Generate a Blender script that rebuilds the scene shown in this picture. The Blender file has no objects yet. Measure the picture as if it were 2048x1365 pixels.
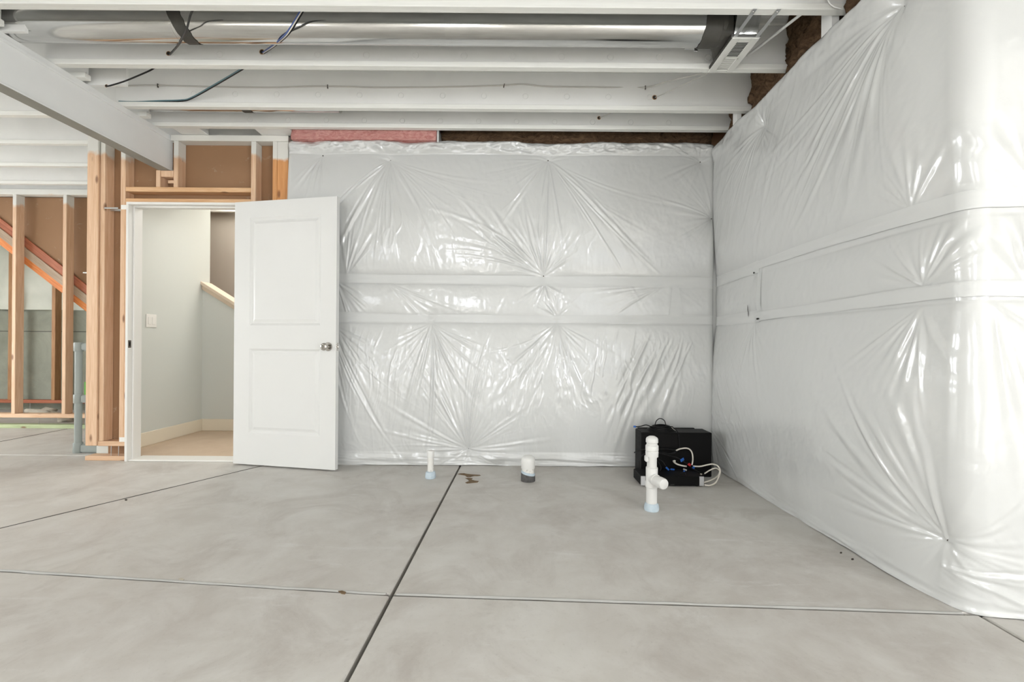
import bpy, bmesh, math, random
import numpy as np
from mathutils import Vector, Matrix

# ------------------------------------------------------------------ camera
FPX = 910.0          # focal length in pixels of the 2048 px wide frame
CAM_H = 0.952        # lens height above the slab
ROLL = 0.0075
HORIZON = 690.0
scene = bpy.context.scene
COL = scene.collection

cam_data = bpy.data.cameras.new('camera')
cam_data.sensor_width = 36.0
cam_data.lens = 36.0 * FPX / 2048.0
cam_data.shift_y = (HORIZON - 682.5) / 2048.0
cam_data.clip_start = 0.05
cam = bpy.data.objects.new('camera', cam_data)
COL.objects.link(cam)
cam.location = (0, 0, CAM_H)
cam.rotation_euler = (Matrix.Rotation(math.pi / 2, 3, 'X') @ Matrix.Rotation(ROLL, 3, 'Z')).to_euler()
scene.camera = cam

# ------------------------------------------------------------------ view + world
scene.view_settings.view_transform = 'Standard'
scene.view_settings.look = 'None'
scene.view_settings.exposure = -0.74
scene.view_settings.gamma = 1.0
scene.view_settings.use_curve_mapping = False
world = bpy.data.worlds.new('overcast_sky')
scene.world = world
world.use_nodes = True
world.node_tree.nodes['Background'].inputs[0].default_value = (0.92, 0.96, 1.0, 1)
world.node_tree.nodes['Background'].inputs[1].default_value = 1.0


def area_light(name, loc, target, sx, sy, watts, col=(1, 1, 1)):
    d = bpy.data.lights.new(name, 'AREA')
    d.shape = 'RECTANGLE'
    d.size, d.size_y = sx, sy
    d.energy = watts
    d.color = col
    o = bpy.data.objects.new(name, d)
    COL.objects.link(o)
    o.location = loc
    o.rotation_euler = (Vector(target) - Vector(loc)).to_track_quat('-Z', 'Y').to_euler()
    return o


# daylight entering by the windows behind and beside the camera; sky light slants down on to the slab
# (x0, x1, z0, z1) openings in the rear wall; (y0, y1, z0, z1) openings in the left wall
REAR_Y, LEFT_X, RIGHT_X = -3.6, -8.2, 3.6
REAR_WIN = [(-4.7, -3.2, 0.75, 2.25), (-1.6, -0.5, 0.05, 2.25), (1.2, 3.0, 0.55, 2.3)]
LEFT_WIN = [(0.6, 2.4, 0.75, 2.25), (3.1, 4.5, 0.75, 2.2)]
RIGHT_WIN = [(-3.5, -1.7, 0.55, 2.3)]
REAR_W = [60, 104, 26]
LEFT_W = [240, 120]
RIGHT_W = [290]
SUN = 50.0
for (x0, x1, z0, z1), w in zip(REAR_WIN, REAR_W):
    area_light('window_daylight', ((x0 + x1) / 2, REAR_Y + 0.03, (z0 + z1) / 2),
               ((x0 + x1) / 2, REAR_Y + 3, (z0 + z1) / 2 - 2.3), x1 - x0 - 0.1, z1 - z0 - 0.1, w, (0.945, 0.965, 1.0))
for (y0, y1, z0, z1), w in zip(LEFT_WIN, LEFT_W):
    area_light('window_daylight', (LEFT_X + 0.03, (y0 + y1) / 2, (z0 + z1) / 2),
               (LEFT_X + 3, (y0 + y1) / 2, (z0 + z1) / 2 - 2.4), y1 - y0 - 0.1, z1 - z0 - 0.1, w, (0.95, 0.98, 1.0))
for (y0, y1, z0, z1), w in zip(RIGHT_WIN, RIGHT_W):
    area_light('window_daylight', (RIGHT_X - 0.03, (y0 + y1) / 2, (z0 + z1) / 2),
               (RIGHT_X - 3, (y0 + y1) / 2, (z0 + z1) / 2 - 0.5), y1 - y0 - 0.1, z1 - z0 - 0.1, w, (0.945, 0.965, 1.0))
# sun added through the rear windows so its unseen slab patch brightens the joists
sun_d = bpy.data.lights.new('sun', 'SUN')
sun_d.energy = SUN
sun_d.angle = math.radians(1.5)
sun_d.color = (1.0, 0.985, 0.96)
sun = bpy.data.objects.new('sun', sun_d)
COL.objects.link(sun)
sun.location = (0, -8, 8)
sun.rotation_euler = Vector((0.12, 0.60, -0.80)).to_track_quat('-Z', 'Y').to_euler()
# added fill lamps behind the lens to brighten the slab, without real bulbs
FILL_LAMPS = [(-1.35, -0.5, 12), (-4.4, 0.9, 16)]
for (x, y, w) in FILL_LAMPS:
    d = bpy.data.lights.new('fill_light', 'POINT')
    d.energy = w
    d.color = (0.985, 0.99, 1.0)
    d.shadow_soft_size = 0.12
    o = bpy.data.objects.new('fill_light', d)
    COL.objects.link(o)
    o.location = (x, y, 2.45)
# daylight coming down the stairwell from the floor above
area_light('stairwell_daylight', (-2.7, 5.45, 2.86), (-2.7, 5.4, 0), 1.8, 0.75, 52, (1.0, 0.96, 0.90))
# fill light added under the landing ceiling to brighten the vestibule
area_light('landing_fill', (-2.35, 4.35, 2.42), (-2.45, 4.36, 0), 0.3, 0.3, 13, (1.0, 0.98, 0.97))


# ------------------------------------------------------------------ projection helpers (photo pixel -> place)
def uv(px, py):
    dx, dy = px - 1024.0, py - HORIZON
    return dx + ROLL * dy, dy - ROLL * dx


def P(px, py, Y):
    u, v = uv(px, py)
    return Vector((u / FPX * Y, Y, CAM_H - v / FPX * Y))


def F(px, py, z=0.0):
    u, v = uv(px, py)
    Y = FPX * (CAM_H - z) / v
    return Vector((u / FPX * Y, Y, z))


# ------------------------------------------------------------------ noise in numpy
_tab = np.random.RandomState(7).rand(256, 256)


def vnoise(x, y, seed=0):
    x = x + seed * 17.31
    y = y + seed * 9.77
    xi, yi = np.floor(x).astype(int), np.floor(y).astype(int)
    fx, fy = x - xi, y - yi
    fx = fx * fx * fx * (fx * (fx * 6 - 15) + 10)
    fy = fy * fy * fy * (fy * (fy * 6 - 15) + 10)
    a = _tab[xi & 255, yi & 255]
    b = _tab[(xi + 1) & 255, yi & 255]
    c = _tab[xi & 255, (yi + 1) & 255]
    d = _tab[(xi + 1) & 255, (yi + 1) & 255]
    return ((a * (1 - fx) + b * fx) * (1 - fy) + (c * (1 - fx) + d * fx) * fy) * 2 - 1


def fbm(x, y, oct=4, seed=0):
    s, a = 0, 1.0
    for i in range(oct):
        s = s + a * vnoise(x * 2 ** i, y * 2 ** i, seed + i * 3)
        a *= 0.5
    return s


# ------------------------------------------------------------------ materials
MATS = {}


class NT:
    def __init__(self, name):
        self.m = bpy.data.materials.new(name)
        self.m.use_nodes = True
        self.t = self.m.node_tree
        self.b = self.t.nodes['Principled BSDF']
        MATS[name] = self.m

    def n(self, kind, **kw):
        nd = self.t.nodes.new(kind)
        for k, v in kw.items():
            if k.startswith('_'):
                setattr(nd, k[1:], v)
            else:
                key = int(k[1:]) if k[0] == 'i' and k[1:].isdigit() else k.replace('__', ' ')
                s = nd.inputs[key]
                if isinstance(v, bpy.types.NodeSocket):
                    self.t.links.new(v, s)
                else:
                    s.default_value = v
        return nd

    def link(self, a, b):
        self.t.links.new(a, b)

    def set(self, key, v):
        s = self.b.inputs[key]
        if isinstance(v, bpy.types.NodeSocket):
            self.t.links.new(v, s)
        else:
            s.default_value = v

    def coord(self, which='Object', scale=(1, 1, 1)):
        tc = self.n('ShaderNodeTexCoord')
        mp = self.n('ShaderNodeMapping', i0=tc.outputs[which])
        mp.inputs['Scale'].default_value = scale
        return mp.outputs[0]

    def pos(self):
        return self.n('ShaderNodeNewGeometry').outputs['Position']

    def noise(self, vec, scale, detail=4, rough=0.55, dist=0.0):
        return self.n('ShaderNodeTexNoise', Vector=vec, Scale=scale, Detail=detail, Roughness=rough,
                      Distortion=dist).outputs['Fac']

    def ramp(self, fac, stops):
        r = self.n('ShaderNodeValToRGB', i0=fac)
        el = r.color_ramp.elements
        while len(el) < len(stops):
            el.new(0.5)
        for e, (p, c) in zip(el, stops):
            e.position = p
            e.color = c if len(c) == 4 else (*c, 1)
        return r.outputs[0]

    def mix(self, fac, a, b, blend='MIX'):
        m = self.n('ShaderNodeMix', _data_type='RGBA', _blend_type=blend)
        for idx, v in ((0, fac), (6, a), (7, b)):
            s = m.inputs[idx]
            if isinstance(v, bpy.types.NodeSocket):
                self.t.links.new(v, s)
            elif idx == 0:
                s.default_value = v
            else:
                s.default_value = v if len(v) == 4 else (*v, 1)
        return m.outputs[2]

    def bump(self, h, strength=0.3, dist=0.01):
        b = self.n('ShaderNodeBump', Height=h, Strength=strength, Distance=dist)
        self.set('Normal', b.outputs[0])

    def math(self, op, a, b=0.0, c=0.0):
        m = self.n('ShaderNodeMath', _operation=op)
        for i, v in enumerate((a, b, c)):
            if isinstance(v, bpy.types.NodeSocket):
                self.t.links.new(v, m.inputs[i])
            else:
                m.inputs[i].default_value = v
        return m.outputs[0]


def srgb(r, g, b):
    f = lambda c: ((c / 255) / 12.92) if c <= 10 else (((c / 255) + 0.055) / 1.055) ** 2.4
    return (f(r), f(g), f(b), 1)


def plain(name, col, rough=0.5, metal=0.0, spec=0.5, bump=0, bscale=80, var=0.0, vscale=6):
    t = NT(name)
    base = col
    if var:
        f = t.noise(t.pos(), vscale, 5)
        dark = tuple(c * (1 - var) for c in col[:3]) + (1,)
        base = t.mix(t.ramp(f, [(0.35, (0, 0, 0)), (0.65, (1, 1, 1))]), dark, col)
    t.set('Base Color', base)
    t.set('Roughness', rough)
    t.set('Metallic', metal)
    t.set('Specular IOR Level', spec)
    if bump:
        t.bump(t.noise(t.pos(), bscale, 5), bump, 0.003)
    return t.m


def wood_mat(name, axis, light, dark, paint_z=None, paint_amt=1.0):
    """softwood with the grain running along a local axis; white overspray above paint_z"""
    t = NT(name)
    sc = [22, 22, 22]
    sc[axis] = 1.3
    info = t.n('ShaderNodeObjectInfo').outputs['Random']
    off = t.n('ShaderNodeCombineXYZ', X=t.math('MULTIPLY', info, 13.0), Y=t.math('MULTIPLY', info, 7.0), Z=t.math('MULTIPLY', info, 5.0)).outputs[0]
    tc = t.n('ShaderNodeTexCoord').outputs['Object']
    add = t.n('ShaderNodeVectorMath', _operation='ADD', i0=tc, i1=off).outputs[0]
    mp = t.n('ShaderNodeMapping', i0=add)
    mp.inputs['Scale'].default_value = sc
    g = t.noise(mp.outputs[0], 2.2, 5, 0.6, 1.2)
    c = t.mix(t.ramp(g, [(0.3, (0, 0, 0)), (0.7, (1, 1, 1))]), dark, light)
    tint = t.ramp(info, [(0.0, (0.93, 0.90, 0.87)), (0.5, (1, 1, 1)), (1.0, (1.0, 0.95, 0.90))])
    c = t.mix(1.0, c, tint, 'MULTIPLY')
    # knots
    ks = [9, 9, 9]
    ks[axis] = 3.4
    mk = t.n('ShaderNodeMapping', i0=add)
    mk.inputs['Scale'].default_value = ks
    v = t.n('ShaderNodeTexVoronoi', Vector=mk.outputs[0], Scale=1.0, Randomness=1.0)
    k = t.ramp(v.outputs['Distance'], [(0.06, (1, 1, 1)), (0.14, (0, 0, 0))])
    c = t.mix(t.math('MULTIPLY', k, 0.75), c, srgb(110, 62, 34))
    if paint_z is not None:
        pz = t.n('ShaderNodeSeparateXYZ', i0=t.pos()).outputs['Z']
        wob = t.math('MULTIPLY', t.math('SUBTRACT', t.noise(t.pos(), 7, 3), 0.5), 0.16)
        e = t.math('ADD', t.math('SUBTRACT', pz, paint_z), wob)
        fac = t.ramp(t.math('MULTIPLY_ADD', e, 12.0, 0.5), [(0.30, (0, 0, 0)), (0.70, (paint_amt,) * 3)])
        c = t.mix(fac, c, srgb(226, 225, 218))
    t.set('Base Color', c)
    t.set('Roughness', 0.62)
    t.bump(g, 0.12, 0.002)
    return t.m


WL, WD = srgb(234, 203, 172), srgb(214, 174, 138)
wood_mat('pine_upright', 2, WL, WD, 2.44)
wood_mat('pine_level', 0, WL, WD, 2.52)
wood_mat('pine_plain_upright', 2, WL, WD)
wood_mat('pine_plain_level', 0, WL, WD)
wood_mat('pine_header', 0, srgb(234, 196, 154), srgb(210, 160, 112))
wood_mat('fir_orange', 0, srgb(232, 150, 82), srgb(196, 106, 48))
wood_mat('fir_orange_upright', 2, srgb(228, 172, 116), srgb(204, 142, 86), 2.43)
wood_mat('fir_red', 0, srgb(190, 118, 86), srgb(150, 84, 58))
wood_mat('pine_weathered', 0, srgb(188, 168, 146), srgb(158, 136, 112))
wood_mat('pine_treated', 0, srgb(190, 200, 160), srgb(160, 172, 130))
wood_mat('pine_far_upright', 2, srgb(196, 152, 108), srgb(160, 114, 74))

# painted ceiling timber: sprayed white, faint streaks and scuffs
t = NT('ceiling_white')
p = t.pos()
f = t.noise(p, 3.0, 5)
c = t.mix(t.ramp(f, [(0.35, (0, 0, 0)), (0.7, (1, 1, 1))]), srgb(236, 236, 233), srgb(243, 243, 240))
sp = t.noise(t.coord('Object', (6, 60, 60)), 1.0, 6, 0.7)
c = t.mix(t.math('MULTIPLY', t.ramp(sp, [(0.74, (0, 0, 0)), (0.78, (1, 1, 1))]), 0.35), c, srgb(140, 136, 126))
t.set('Base Color', c)
t.set('Roughness', 0.6)
t.bump(t.noise(p, 60, 4), 0.08, 0.003)

t = NT('flange_white')
p = t.pos()
f = t.noise(t.coord('Object', (2, 40, 40)), 2.0, 5)
c = t.mix(t.ramp(f, [(0.35, (0, 0, 0)), (0.7, (1, 1, 1))]), srgb(236, 236, 230), srgb(244, 244, 239))
sp = t.noise(t.coord('Object', (9, 90, 90)), 1.0, 6, 0.7)
c = t.mix(t.math('MULTIPLY', t.ramp(sp, [(0.70, (0, 0, 0)), (0.74, (1, 1, 1))]), 0.4), c, srgb(120, 116, 106))
t.set('Base Color', c)
t.set('Roughness', 0.55)

plain('beam_white', srgb(240, 241, 239), 0.42, var=0.02)
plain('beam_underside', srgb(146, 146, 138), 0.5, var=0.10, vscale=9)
plain('trim_white', srgb(236, 234, 229), 0.35)
plain('door_white', srgb(226, 226, 223), 0.30, var=0.01)
plain('vestibule_paint', srgb(214, 217, 211), 0.6)
plain('stairwell_paint', srgb(204, 196, 184), 0.6)
plain('baseboard_cream', srgb(236, 226, 206), 0.4)
plain('cap_cream', srgb(226, 208, 186), 0.45)
plain('handrail_wood', srgb(206, 166, 118), 0.4)
plain('nickel', srgb(190, 186, 180), 0.18, 1.0)
plain('nickel_dark', srgb(120, 112, 104), 0.3, 1.0)
plain('zinc', srgb(200, 200, 200), 0.32, 1.0)
plain('nail_steel', srgb(90, 86, 80), 0.5, 0.8)
plain('dark_tape', srgb(74, 72, 66), 0.55, var=0.25, vscale=14)
plain('black_plastic', srgb(12, 11, 11), 0.5, spec=0.15)
plain('black_case', srgb(13, 12, 12), 0.55, spec=0.2)
plain('black_cable', srgb(14, 13, 14), 0.4, spec=0.3)
plain('grey_cable', srgb(52, 51, 49), 0.45)
plain('blue_cable', srgb(70, 92, 150), 0.4)
plain('teal_cable', srgb(96, 130, 138), 0.45)
plain('white_cable', srgb(222, 216, 204), 0.45)
plain('painted_cable', srgb(196, 193, 187), 0.6)
plain('blue_tape', srgb(44, 104, 190), 0.6)
plain('red_tape', srgb(186, 34, 36), 0.5)
plain('silver_cap', srgb(196, 196, 196), 0.4, 0.2)
plain('vent_dark', srgb(8, 8, 8), 0.7)
plain('grey_rack_plastic', srgb(152, 158, 153), 0.45)
plain('green_plastic', srgb(92, 160, 60), 0.5)
plain('register_white', srgb(226, 226, 220), 0.4)
plain('register_dark', srgb(52, 50, 46), 0.6)
plain('switch_white', srgb(240, 238, 232), 0.35)
plain('dark_gap', srgb(40, 36, 32), 0.9)
plain('sheath_board', srgb(168, 132, 98), 0.8)
plain('joint_fill', srgb(184, 183, 179), 0.6, bump=0.2, bscale=60)
plain('joint_dirt', srgb(44, 41, 37), 0.9, var=0.3, vscale=30)
plain('debris_brown', srgb(128, 104, 74), 0.8, var=0.4, vscale=40)
plain('debris_dark', srgb(70, 62, 52), 0.8)
plain('debris_pale', srgb(196, 188, 172), 0.8, var=0.2, vscale=20)
plain('window_frame_white', srgb(235, 235, 232), 0.4)
plain('room_paint', srgb(226, 224, 218), 0.7)

# galvanised duct
t = NT('galvanised')
p = t.coord('Object', (26, 26, 3))
f = t.noise(p, 1.4, 5, 0.6)
t.set('Base Color', t.mix(t.ramp(f, [(0.3, (0, 0, 0)), (0.7, (1, 1, 1))]), srgb(196, 196, 194), srgb(214, 214, 212)))
t.set('Metallic', 1.0)
t.set('Roughness', t.math('MULTIPLY_ADD', f, 0.10, 0.08))

# drywall backing paper, tan with plaster smears
t = NT('drywall_paper')
p = t.pos()
c = t.mix(t.noise(p, 2.5, 4), srgb(140, 106, 76), srgb(160, 124, 92))
sm = t.noise(p, 9, 6, 0.65, 0.6)
c = t.mix(t.math('MULTIPLY', t.ramp(sm, [(0.62, (0, 0, 0)), (0.72, (1, 1, 1))]), 0.35), c, srgb(206, 196, 178))
t.set('Base Color', c)
t.set('Roughness', 0.8)

# concrete slab
t = NT('slab_concrete')
p = t.pos()
big = t.noise(p, 0.9, 6, 0.6, 0.3)
mid = t.noise(p, 5.0, 8, 0.65, 0.4)
fine = t.noise(p, 60, 6, 0.7)
c = t.mix(t.ramp(big, [(0.33, (0, 0, 0)), (0.67, (1, 1, 1))]), srgb(186, 180, 173), srgb(206, 203, 196))
c = t.mix(t.math('MULTIPLY', t.ramp(mid, [(0.38, (0, 0, 0)), (0.70, (1, 1, 1))]), 0.6), c, srgb(216, 214, 209))
c = t.mix(t.math('MULTIPLY', t.ramp(t.noise(p, 2.3, 7, 0.7, 0.8), [(0.50, (0, 0, 0)), (0.68, (1, 1, 1))]), 0.5), c, srgb(168, 160, 152))
st = t.n('ShaderNodeMapping', i0=p)
st.inputs['Rotation'].default_value = (0, 0, 0.5)
st.inputs['Scale'].default_value = (2.2, 11, 1)
scuff = t.noise(st.outputs[0], 1.0, 7, 0.72)
where = t.ramp(t.noise(p, 1.3, 3), [(0.48, (0, 0, 0)), (0.62, (1, 1, 1))])
c = t.mix(t.math('MULTIPLY', t.math('MULTIPLY', t.ramp(scuff, [(0.57, (0, 0, 0)), (0.70, (1, 1, 1))]), where), 0.65), c, srgb(226, 226, 224))
c = t.mix(t.math('MULTIPLY', t.ramp(fine, [(0.3, (1, 1, 1)), (0.42, (0, 0, 0))]), 0.16), c, srgb(120, 112, 104))
t.set('Base Color', c)
t.set('Roughness', t.math('MULTIPLY_ADD', mid, 0.18, 0.42))
t.set('Specular IOR Level', 0.38)
t.bump(fine, 0.08, 0.002)

# foundation wall concrete under the stairs
t = NT('foundation_concrete')
p = t.pos()
c = t.mix(t.ramp(t.noise(p, 2.0, 7, 0.65, 0.5), [(0.3, (0, 0, 0)), (0.7, (1, 1, 1))]), srgb(134, 138, 124), srgb(166, 168, 154))
c = t.mix(t.math('MULTIPLY', t.ramp(t.noise(p, 7, 8, 0.7, 1.2), [(0.66, (0, 0, 0)), (0.72, (1, 1, 1))]), 0.4), c, srgb(196, 196, 186))
t.set('Base Color', c)
t.set('Roughness', 0.85)

# pale insulation blanket above the foundation wall
t = NT('blanket_white')
t.set('Base Color', t.mix(t.noise(t.pos(), 5, 5), srgb(196, 202, 188), srgb(226, 228, 216)))
t.set('Roughness', 0.5)

# carpet
t = NT('carpet_beige')
p = t.pos()
t.set('Base Color', t.mix(t.noise(p, 6, 7, 0.7), srgb(196, 172, 146), srgb(222, 202, 178)))
t.set('Roughness', 0.95)
t.bump(t.noise(p, 180, 4), 0.6, 0.006)

# white poly sheeting
t = NT('poly_sheet')
p = t.pos()
c = t.mix(t.noise(p, 1.6, 4), srgb(208, 209, 207), srgb(217, 218, 216))
t.set('Base Color', c)
t.set('Roughness', 0.30)
t.set('Specular IOR Level', 0.6)
t.set('Coat Weight', 1.0)
t.set('Coat Roughness', 0.10)
t.bump(t.noise(p, 70, 4, 0.6), 0.10, 0.002)

t = NT('poly_tape')
t.set('Base Color', srgb(216, 217, 215))
t.set('Roughness', 0.36)
t.set('Specular IOR Level', 0.5)

# mineral wool
for nm, a, b in (('wool_brown', srgb(58, 44, 34), srgb(134, 108, 84)), ('wool_pink', srgb(196, 118, 112), srgb(240, 190, 182))):
    t = NT(nm)
    p = t.pos()
    mpw = t.n('ShaderNodeMapping', i0=p)
    mpw.inputs['Scale'].default_value = (0.7, 1, 1.4)
    w = t.noise(mpw.outputs[0], 17, 9, 0.74, 1.8)
    t.set('Base Color', t.mix(t.ramp(w, [(0.30, (0, 0, 0)), (0.68, (1, 1, 1))]), a, b))
    t.set('Roughness', 1.0)
    t.set('Specular IOR Level', 0.05)
    t.bump(w, 0.9, 0.02)

# white pipe, scuffed
t = NT('pvc_white')
p = t.pos()
s = t.noise(p, 34, 7, 0.7, 0.5)
c = t.mix(t.math('MULTIPLY', t.ramp(s, [(0.64, (0, 0, 0)), (0.70, (1, 1, 1))]), 0.15), srgb(224, 223, 219), srgb(160, 150, 142))
t.set('Base Color', c)
t.set('Roughness', 0.32)
t = NT('pvc_scuffed')
p = t.pos()
s = t.noise(p, 40, 7, 0.7, 0.5)
c = t.mix(t.math('MULTIPLY', t.ramp(s, [(0.55, (0, 0, 0)), (0.62, (1, 1, 1))]), 0.7), srgb(228, 226, 220), srgb(150, 140, 134))
t.set('Base Color', c)
t.set('Roughness', 0.45)
t = NT('foam_blue')
p = t.pos()
t.set('Base Color', t.mix(t.noise(p, 60, 6, 0.7), srgb(168, 190, 202), srgb(214, 221, 226)))
t.set('Roughness', 0.8)
plain('rubber_dark', srgb(92, 90, 88), 0.8, var=0.35, vscale=50)

G = MATS.get


# ------------------------------------------------------------------ object helpers
def mesh_obj(name, verts, faces, mat, parent=None, loc=(0, 0, 0), smooth=False):
    me = bpy.data.meshes.new(name)
    me.from_pydata([tuple(v) for v in verts], [], faces)
    me.update()
    if mat:
        me.materials.append(G(mat) if isinstance(mat, str) else mat)
    if smooth:
        me.polygons.foreach_set('use_smooth', [True] * len(me.polygons))
    return link(name, me, parent, loc)


def link(name, me, parent=None, loc=(0, 0, 0)):
    o = bpy.data.objects.new(name, me)
    COL.objects.link(o)
    o.location = loc
    if parent is not None:
        o.parent = parent
        off = Vector((0, 0, 0))
        q = parent
        while q is not None:
            off += q.location
            q = q.parent
        o.location = Vector(loc) - off
    return o


def empty(name, loc=(0, 0, 0)):
    o = bpy.data.objects.new(name, None)
    o.empty_display_size = 0.1
    COL.objects.link(o)
    o.location = loc
    return o


def tag(o, label, cat, group=None, kind=None):
    o['label'] = label
    if cat:
        o['category'] = cat
    if group:
        o['group'] = group
    if kind:
        o['kind'] = kind
    return o


def struct(o, label, cat=None):
    o['kind'] = 'structure'
    o['label'] = label
    if cat:
        o['category'] = cat
    return o


def bm_obj(name, bm, mat, parent=None, loc=(0, 0, 0), smooth=False):
    me = bpy.data.meshes.new(name)
    bm.to_mesh(me)
    bm.free()
    if mat:
        me.materials.append(G(mat))
    if smooth:
        me.polygons.foreach_set('use_smooth', [True] * len(me.polygons))
    return link(name, me, parent, loc)


def box_bm(sx, sy, sz, bevel=0.0, seg=1):
    bm = bmesh.new()
    bmesh.ops.create_cube(bm, size=1.0)
    for v in bm.verts:
        v.co = Vector((v.co.x * sx, v.co.y * sy, v.co.z * sz))
    if bevel > 0:
        bmesh.ops.bevel(bm, geom=bm.edges[:], offset=min(bevel, 0.45 * min(sx, sy, sz)), segments=seg, affect='EDGES')
    return bm


def box(name, x0, x1, y0, y1, z0, z1, mat, parent=None, bevel=0.0, rot=None, seg=1):
    bm = box_bm(abs(x1 - x0), abs(y1 - y0), abs(z1 - z0), bevel, seg)
    o = bm_obj(name, bm, mat, parent, ((x0 + x1) / 2, (y0 + y1) / 2, (z0 + z1) / 2))
    if rot:
        o.rotation_euler = rot
    return o


def quadbox(name, pts8, mat, parent=None):
    """box from 8 world points: bottom four then top four"""
    c = sum((Vector(p) for p in pts8), Vector()) / 8
    v = [Vector(p) - c for p in pts8]
    f = [(3, 2, 1, 0), (4, 5, 6, 7), (0, 1, 5, 4), (1, 2, 6, 5), (2, 3, 7, 6), (3, 0, 4, 7)]
    return mesh_obj(name, v, f, mat, parent, c)


def slant(name, ax, az, bx, bz, thick, y0, y1, mat, parent=None):
    """board running in the X-Z plane from (ax,az) to (bx,bz), thickness measured downwards"""
    L = math.hypot(bx - ax, bz - az)
    ang = math.atan2(bz - az, bx - ax)
    bm = box_bm(L, abs(y1 - y0), thick, 0.003)
    n = Vector((math.sin(ang), -math.cos(ang)))
    cx, cz = (ax + bx) / 2 + n.x * thick / 2, (az + bz) / 2 + n.y * thick / 2
    o = bm_obj(name, bm, mat, parent, (cx, (y0 + y1) / 2, cz))
    o.rotation_euler = (0, -ang, 0)
    return o


def lathe_bm(profile, seg=28, cap=True):
    bm = bmesh.new()
    rings = []
    for r, z in profile:
        if r < 1e-5:
            rings.append([bm.verts.new((0, 0, z))])
        else:
            rings.append([bm.verts.new((r * math.cos(2 * math.pi * i / seg), r * math.sin(2 * math.pi * i / seg), z)) for i in range(seg)])
    for a, b in zip(rings, rings[1:]):
        for i in range(seg):
            j = (i + 1) % seg
            if len(a) == 1 and len(b) == 1:
                continue
            if len(a) == 1:
                bm.faces.new((a[0], b[j], b[i])) if False else bm.faces.new((a[0], b[i], b[j]))
            elif len(b) == 1:
                bm.faces.new((a[i], a[j], b[0]))
            else:
                bm.faces.new((a[i], a[j], b[j], b[i]))
    if cap:
        if len(rings[0]) > 1:
            bm.faces.new(rings[0][::-1])
        if len(rings[-1]) > 1:
            bm.faces.new(rings[-1])
    bmesh.ops.recalc_face_normals(bm, faces=bm.faces[:])
    return bm


def autosmooth(o, deg=35):
    me = o.data
    me.polygons.foreach_set('use_smooth', [True] * len(me.polygons))
    bm = bmesh.new()
    bm.from_mesh(me)
    lim = math.radians(deg)
    for e in bm.edges:
        if len(e.link_faces) == 2 and e.calc_face_angle(0) > lim:
            e.smooth = False
    bm.to_mesh(me)
    bm.free()
    return o


def lathe(name, profile, mat, parent=None, loc=(0, 0, 0), seg=28, rot=None, cap=True):
    o = bm_obj(name, lathe_bm(profile, seg, cap), mat, parent, loc)
    autosmooth(o)
    if rot:
        o.rotation_euler = rot
    return o


def catmull(pts, per=8):
    pts = [Vector(p) for p in pts]
    if len(pts) < 3:
        return [pts[0].lerp(pts[-1], i / per) for i in range(per + 1)]
    q = [pts[0] * 2 - pts[1]] + pts + [pts[-1] * 2 - pts[-2]]
    out = []
    for i in range(1, len(q) - 2):
        a, b, c, d = q[i - 1], q[i], q[i + 1], q[i + 2]
        for k in range(per):
            s = k / per
            out.append(0.5 * ((2 * b) + (c - a) * s + (2 * a - 5 * b + 4 * c - d) * s * s + (3 * b - a - 3 * c + d) * s ** 3))
    out.append(pts[-1])
    return out


def tube(name, pts, r, mat, parent=None, seg=8, per=8, smooth_path=True):
    path = catmull(pts, per) if smooth_path else [Vector(p) for p in pts]
    base = path[0].copy()
    verts, faces = [], []
    t0 = (path[1] - path[0]).normalized()
    up = Vector((0, 0, 1)) if abs(t0.z) < 0.9 else Vector((1, 0, 0))
    n = t0.cross(up).normalized()
    for i, pnt in enumerate(path):
        tg = (path[min(i + 1, len(path) - 1)] - path[max(i - 1, 0)])
        tg = tg.normalized() if tg.length > 1e-9 else t0
        n = (n - tg * n.dot(tg))
        n = n.normalized() if n.length > 1e-6 else tg.orthogonal().normalized()
        b = tg.cross(n)
        for k in range(seg):
            a = 2 * math.pi * k / seg
            verts.append(pnt + (n * math.cos(a) + b * math.sin(a)) * r - base)
    for i in range(len(path) - 1):
        for k in range(seg):
            k2 = (k + 1) % seg
            faces.append((i * seg + k, i * seg + k2, (i + 1) * seg + k2, (i + 1) * seg + k))
    faces.append(tuple(range(seg))[::-1])
    faces.append(tuple((len(path) - 1) * seg + k for k in range(seg)))
    return mesh_obj(name, verts, faces, mat, parent, base, smooth=True)


def cyl_x(name, x0, x1, y, z, r, mat, parent=None, seg=40):
    prof = [(r, 0), (r, x1 - x0)]
    o = lathe(name, prof, mat, parent, (x0, y, z), seg)
    o.rotation_euler = (0, math.pi / 2, 0)
    return o


def grid_obj(name, X, Y, Z, mat, parent=None, flip=False):
    if flip:
        X, Y, Z = X[::-1], Y[::-1], Z[::-1]
    nu, nv = X.shape
    co = np.stack([X, Y, Z], -1).reshape(-1, 3).astype(np.float32)
    idx = np.arange(nu * nv).reshape(nu, nv)
    q = np.stack([idx[:-1, :-1], idx[1:, :-1], idx[1:, 1:], idx[:-1, 1:]], -1).reshape(-1, 4)
    me = bpy.data.meshes.new(name)
    me.vertices.add(len(co))
    me.vertices.foreach_set('co', co.ravel())
    me.loops.add(q.size)
    me.loops.foreach_set('vertex_index', q.ravel().astype(np.int32))
    me.polygons.add(len(q))
    me.polygons.foreach_set('loop_start', np.arange(0, q.size, 4, dtype=np.int32))
    me.update(calc_edges=True)
    me.polygons.foreach_set('use_smooth', np.ones(len(q), bool))
    me.materials.append(G(mat))
    return link(name, me, parent, (0, 0, 0))


rnd = random.Random(11)

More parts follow.
